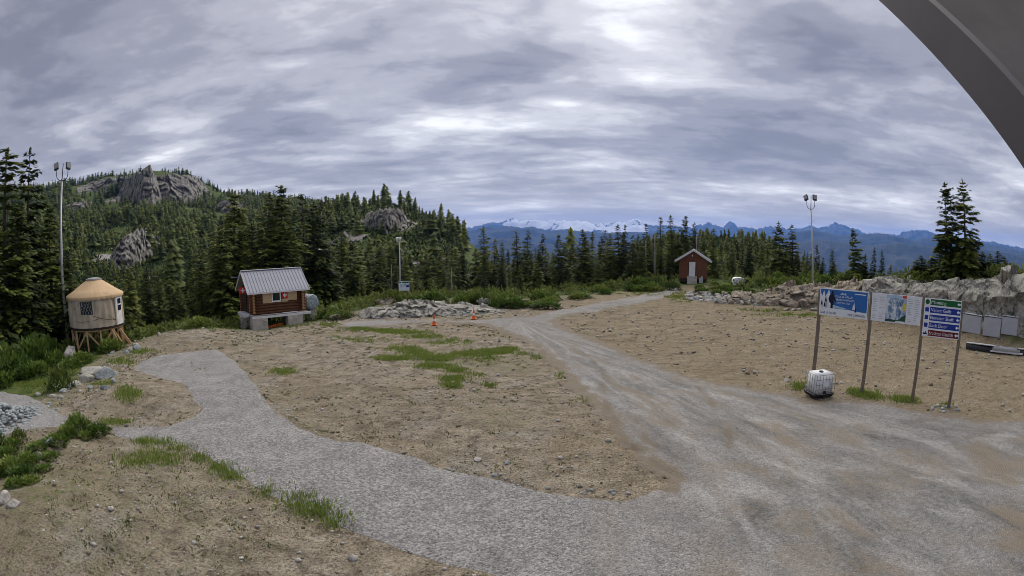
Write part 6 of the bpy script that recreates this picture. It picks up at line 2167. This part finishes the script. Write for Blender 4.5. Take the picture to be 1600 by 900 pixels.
# ------------------------------------------------------------------ light poles
def light_pole(base, top_z, label, r0, r1, pegs=0, arm=1.15, lamps=((-1, 20), (1, -8)), lean=(0, 0), big=1.0, name='light_pole'):
    t = thing(name, label, 'light pole', base, face_cam(base.x, base.y))
    H = top_z - base.z
    lx, ly = lean
    pt = lambda h: (lx * h / H, ly * h / H, h)
    MB().tube([pt(-.3) if False else (0, 0, -.3), pt(H * .5), pt(H)], [r0, (r0 + r1) / 2, r1], 10).build('pole', MT['galv'], t, smooth=True)
    MB().tube([pt(H), (lx + .05, ly, H + 1.55 * big)], [r1 * .6, r1 * .4], 8).build('mast', MT['lamp_dark'], t)
    c = []
    for k in range(13):
        a = PI + PI * k / 12
        c.append((lx + arm * big * .62 * math.cos(a) * (1.0), ly - .06, H + .55 * big + .55 * big * math.sin(a)))
    c = [(c[0][0], c[0][1], H + 1.05 * big)] + c + [(c[-1][0], c[-1][1], H + 1.05 * big)]
    MB().tube(c, .035 * big, 7).build('bracket', MT['lamp_dark'], t, smooth=True)
    for s, tilt in lamps:
        x = lx + s * arm * big * .62
        o = MB().box((0, 0, .36 * big), (.52 * big, .22 * big, .66 * big)).build('floodlight', MT['lamp_dark'], t, bevel=.03, loc=(x, ly - .06, H + .98 * big), rot=(R(-12), R(-tilt), R(30 * s)))
        MB().box((0, -.115 * big, .40 * big), (.44 * big, .02, .48 * big)).build('lens', MT['lens'], o)
        for q in (-1, 0, 1):
            MB().box((q * .14 * big, .125 * big, .38 * big), (.02, .05, .5 * big)).build('cooling_fin', MT['lamp_dark'], o)
    for k in range(pegs):
        h = H * (.45 + .52 * k / pegs)
        s = 1 if k % 2 else -1
        MB().tube([(pt(h)[0], pt(h)[1], h), (pt(h)[0] + s * .26, pt(h)[1], h)], .016, 5).build('climbing_peg', MT['galv'], t)
    return t


b = G1(108, 547)
light_pole(Vector((b.x, b.y, b.z)), P(94, 283, math.hypot(b.x, b.y)).z, 'tall galvanised light pole with two floodlights on a U bracket beside the yurt', .17, .085, big=.95, arm=.95)
t_ = P(1270.5, 444, 60.5)
b = Vector((t_.x, t_.y, zg(t_.x, t_.y)))
light_pole(b, P(1265, 327, 60.5).z, 'light pole with two floodlights and climbing pegs on the brown rock ledge', .15, .075, pegs=14, arm=.78, lamps=((-1, 26), (1, -6)), lean=(-.45, 0), big=.95)


def thin_lamp():
    t_ = P(626, 478, 60)
    base = Vector((t_.x, t_.y, zg(t_.x, t_.y)))
    top = P(622.3, 376, 60)
    t = thing('lamp_pole', 'thin lamp pole with small white lamps rising behind the small map sign', 'light pole', base, face_cam(base.x, base.y))
    H = top.z - base.z
    MB().tube([(0, 0, -.3), (0, 0, H)], [.10, .055], 8).build('pole', MT['galv'], t, smooth=True)
    MB().box((0, 0, H - .1), (.75, .06, .06)).build('crossarm', MT['galv'], t)
    for x in (-.26, .05):
        MB().tube([(x, 0, H - .05), (x, 0, H + .12), (x, -.05, H + .32), (x, -.05, H + .40)], [.05, .12, .17, .08], 10).build('lamp_head', MT['tank'], t, smooth=True)


thin_lamp()


def map_sign():
    t_ = P(632, 478, 58.2)
    base = Vector((t_.x, t_.y, max(zg(t_.x, t_.y), P(632, 479, 58.2).z)))
    t = thing('map_sign', 'small white map sign on two pale posts above the low rock outcrop', 'sign', base, face_cam(base.x, base.y))
    zt = P(632, 439, 58.2).z - base.z
    zb = P(632, 454, 58.2).z - base.z
    for x in (-.48, .48):
        MB().box((x, 0, zt / 2 - .35), (.11, .11, zt + .65)).build('post', MT['grey_wood'], t, bevel=.01)
    p = MB().box((0, -.08, (zt + zb) / 2), (1.16, .03, zt - zb)).build('panel', MT['s_white'], t)
    h = zt - zb
    quad(p, 'print_green_band', 's_green', -.2, .52, zt - h * .22, zt - h * .06, -.099)
    quad(p, 'print_map', 's_map', -.40, .54, zb + h * .36, zt - h * .26, -.099)
    quad(p, 'print_blue_patch', 's_routeblue', .22, .54, zb + h * .34, zb + h * .56, -.103)
    quad(p, 'print_green_corner', 's_green', -.54, -.30, zt - h * .2, zt - h * .05, -.103)


map_sign()


# ------------------------------------------------------------------ traffic cones
def cone(px, py, label):
    v = G1(px, py)
    t = thing('traffic_cone', label, 'cone', (v.x, v.y, v.z + .04), 0.4, 'orange traffic cones on the road')
    MB().box((0, 0, .03), (.46, .46, .06)).build('base', MT['orange'], t, bevel=.012)
    MB().tube([(0, 0, .06), (0, 0, .32)], [.17, .125], 20, False).build('lower_cone', MT['orange'], t, smooth=True)
    MB().tube([(0, 0, .32), (0, 0, .52)], [.127, .09], 20, False).build('white_band', MT['cone_white'], t, smooth=True)
    MB().tube([(0, 0, .52), (0, 0, .82), (0, 0, .84)], [.088, .04, .025], 20).build('tip', MT['orange'], t, smooth=True)


cone(678.5, 508.5, 'orange traffic cone nearer the grass patch at the road bend')
cone(740.5, 499, 'orange traffic cone at the foot of the sandy bank, farther back')


# ------------------------------------------------------------------ grey pads and the plastic channel by the rock wall
def pads():
    q = [((1497, 520), (1497, 489), (1532, 521), (1534, 490)), ((1535, 525), (1532, 493), (1562, 526), (1563, 493)), ((1563, 523.5), (1563, 493), (1589, 523.5), (1591, 493))]
    labs = ['grey crash pad standing at the left end below the rock wall', 'middle grey crash pad leaning out below the rock wall', 'grey crash pad at the right end below the rock wall']
    for (bl, tl, br, tr), lab in zip(q, labs):
        a, b = G1(*bl), G1(*br)
        mid = (a + b) / 2
        ax = Vector((b.x - a.x, b.y - a.y, 0))
        w = ax.length
        t = thing('crash_pad', lab, 'pad', (mid.x, mid.y, zg(mid.x, mid.y)), math.atan2(ax.y, ax.x), 'grey crash pads below the rock wall')
        h = P((tl[0] + tr[0]) / 2, (tl[1] + tr[1]) / 2, math.hypot(mid.x, mid.y)).z - t.location.z
        o = MB().box((0, .0, h / 2), (w * .985, .22, h)).build('vinyl_cover', MT['pad'], t, bevel=.05)
        MB().box((0, -.115, h - .10), (w * .96, .02, .05)).build('seam', MT['lamp_dark'], t)
        for s in (-1, 1):
            MB().box((s * w * .3, .0, h + .02), (.10, .26, .03)).build('strap', MT['lamp_dark'], t)


pads()


def channel():
    a, b = G1(1509, 544), G1(1640, 556)
    d = Vector((b.x - a.x, b.y - a.y, 0))
    t = thing('plastic_channel', 'black and silver half pipe channel lying on the dirt before the grey pads', 'pipe', (a.x, a.y, zg(a.x, a.y)), math.atan2(d.y, d.x))
    L = d.length
    rot = Matrix.Rotation(-t.rotation_euler.z, 3, 'Z')

    def half(x0, x1, r, open_up, name, mat, z, y=0):
        m = MB()
        V, F = [], []
        nn = 12
        for x in (x0, x1):
            for rr in (r, r - .03):
                for k in range(nn + 1):
                    an = PI * k / nn + (PI if open_up else 0)
                    V.append((x, y + rr * math.cos(an), z + rr * math.sin(an)))
        n1 = nn + 1
        for k in range(nn):
            F += [(k, k + 1, 2 * n1 + k + 1, 2 * n1 + k), (n1 + k, 3 * n1 + k, 3 * n1 + k + 1, n1 + k + 1), (k, n1 + k, n1 + k + 1, k + 1), (2 * n1 + k, 2 * n1 + k + 1, 3 * n1 + k + 1, 3 * n1 + k)]
        F += [(0, 2 * n1, 3 * n1, n1), (nn, n1 + nn, 3 * n1 + nn, 2 * n1 + nn)]
        return m.raw(V, F).build(name, MT[mat], t)
    half(0, L * .32, .40, False, 'black_shell', 'black', .0)
    MB().beam((0, .05, .43), (L * .33, -.10, .44), .42, .05).build('silver_lid', MT['galv'], t)
    half(L * .30, L * .62, .42, True, 'silver_trough', 'galv', .40, -.15)
    half(L * .60, L, .40, False, 'black_shell', 'black', .0)
    MB().beam((L * .28, -.5, .10), (L * .66, -.5, .12), .12, .10).build('edge_bar', MT['tin_trim'], t)
    MB().beam((L * .61, .0, .43), (L, .0, .44), .40, .05).build('silver_lid', MT['galv'], t)


channel()


# ------------------------------------------------------------------ chairlift towers on the near hill
def lift_tower(px, py, d, hh, label):
    p = P(px, py, d)
    base = Vector((p.x, p.y, zg(p.x, p.y) - .2))
    t = thing('lift_tower', label, 'lift tower', base, face_cam(base.x, base.y), 'chairlift towers on the near hill')
    H = p.z - base.z
    MB().tube([(0, 0, 0), (0, 0, H)], [.35, .25], 8).build('tube_mast', MT['lamp_dark'], t)
    MB().box((0, 0, H), (5.2, .45, .35)).build('crossarm', MT['lamp_dark'], t)
    for s in (-1, 1):
        MB().box((s * 2.4, 0, H - .1), (.3, 2.0, .4)).build('wheel_train', MT['lamp_dark'], t)
    return Vector((p.x, p.y, p.z))


ta = lift_tower(546, 321, 262, 9, 'chairlift tower on the crest of the near hill above the cabin trees')
tb = lift_tower(674, 366, 205, 9, 'chairlift tower standing lower on the near hill slope')
for k, s in enumerate((-2.2, 2.2)):
    e = P(742 + k * 5, 389 + k * 2, 190)
    pts = []
    for u in np.linspace(0, 1, 12):
        q = ta.lerp(tb, u * 2) if u < .5 else tb.lerp(e, u * 2 - 1)
        pts.append((q.x + s, q.y, q.z - 3.0 * math.sin((u * 2 % 1) * PI) * .5))
    o = MB().tube(pts, .07, 5).build('lift_cable', MT['lamp_dark'])
    tag(o, 'haul cable strung between the chairlift towers on the uphill side' if k == 0 else 'haul cable strung between the chairlift towers on the downhill side', 'cable')


# ------------------------------------------------------------------ the building the camera hangs on: eave overhead and a post
def eave():
    # straight eave edge passing overhead to the right of the lens
    A, B = P(1384, 0, 1.9), P(1600, 245, 1.5)
    a, b = Vector(A), Vector(B)
    d = (b - a).normalized()
    a, b = a - d * 4.0, b + d * 4.0
    t = thing('lift_building_eave', 'dark soffit and edge of the roof overhanging the camera at the upper right', 'roof', ((a + b) / 2), 0)
    o = (a + b) / 2
    side = Vector((1.0, -.55, .0))
    side = (side - d * side.dot(d)).normalized() * 3.2
    up = Vector((0, 0, .16))
    q = [a - o, b - o, b + side - o, a + side - o]
    MB().raw([*q, *[p + up for p in q]], [(0, 1, 2, 3), (7, 6, 5, 4), (1, 5, 6, 2), (2, 6, 7, 3), (3, 7, 4, 0)]).build('soffit', MT['soffit'], t)
    n = side.normalized() * -.03
    e = [a - o, b - o]
    MB().raw([e[0] + n, e[1] + n, e[1] + n + up * 1.3, e[0] + n + up * 1.3, e[0] - n * .02, e[1] - n * .02, e[1] + up * 1.3, e[0] + up * 1.3], [(0, 1, 2, 3), (0, 4, 5, 1), (3, 2, 6, 7)]).build('fascia', MT['fascia'], t)
    for k in range(1, 7):
        s = side * (k / 7.0)
        m = MB()
        dn = Vector((0, 0, -.012))
        w = side.normalized() * .006
        m.raw([e[0] + s - w + dn, e[1] + s - w + dn, e[1] + s + w + dn, e[0] + s + w + dn], [(0, 1, 2, 3)])
        m.build('soffit_batten', MT['fascia'], t)
    return t


eave()

# ------------------------------------------------------------------ haze
HZ = 1
if HZ:
    hm = bpy.data.materials.new('air_haze')
    hm.use_nodes = True
    hn = hm.node_tree.nodes
    hn.clear()
    ho = hn.new('ShaderNodeOutputMaterial')
    pv = hn.new('ShaderNodeVolumePrincipled')
    pv.inputs['Color'].default_value = (0.14, 0.36, 1.0, 1)
    pv.inputs['Density'].default_value = 0.000046
    pv.inputs['Anisotropy'].default_value = 0.35
    hm.node_tree.links.new(pv.outputs[0], ho.inputs['Volume'])
    box = MB().box((0, 0, -160), (46600, 46600, 1640))
    hz = box.build('haze', hm)
    tag(hz, 'thin blue mountain haze', kind='stuff')
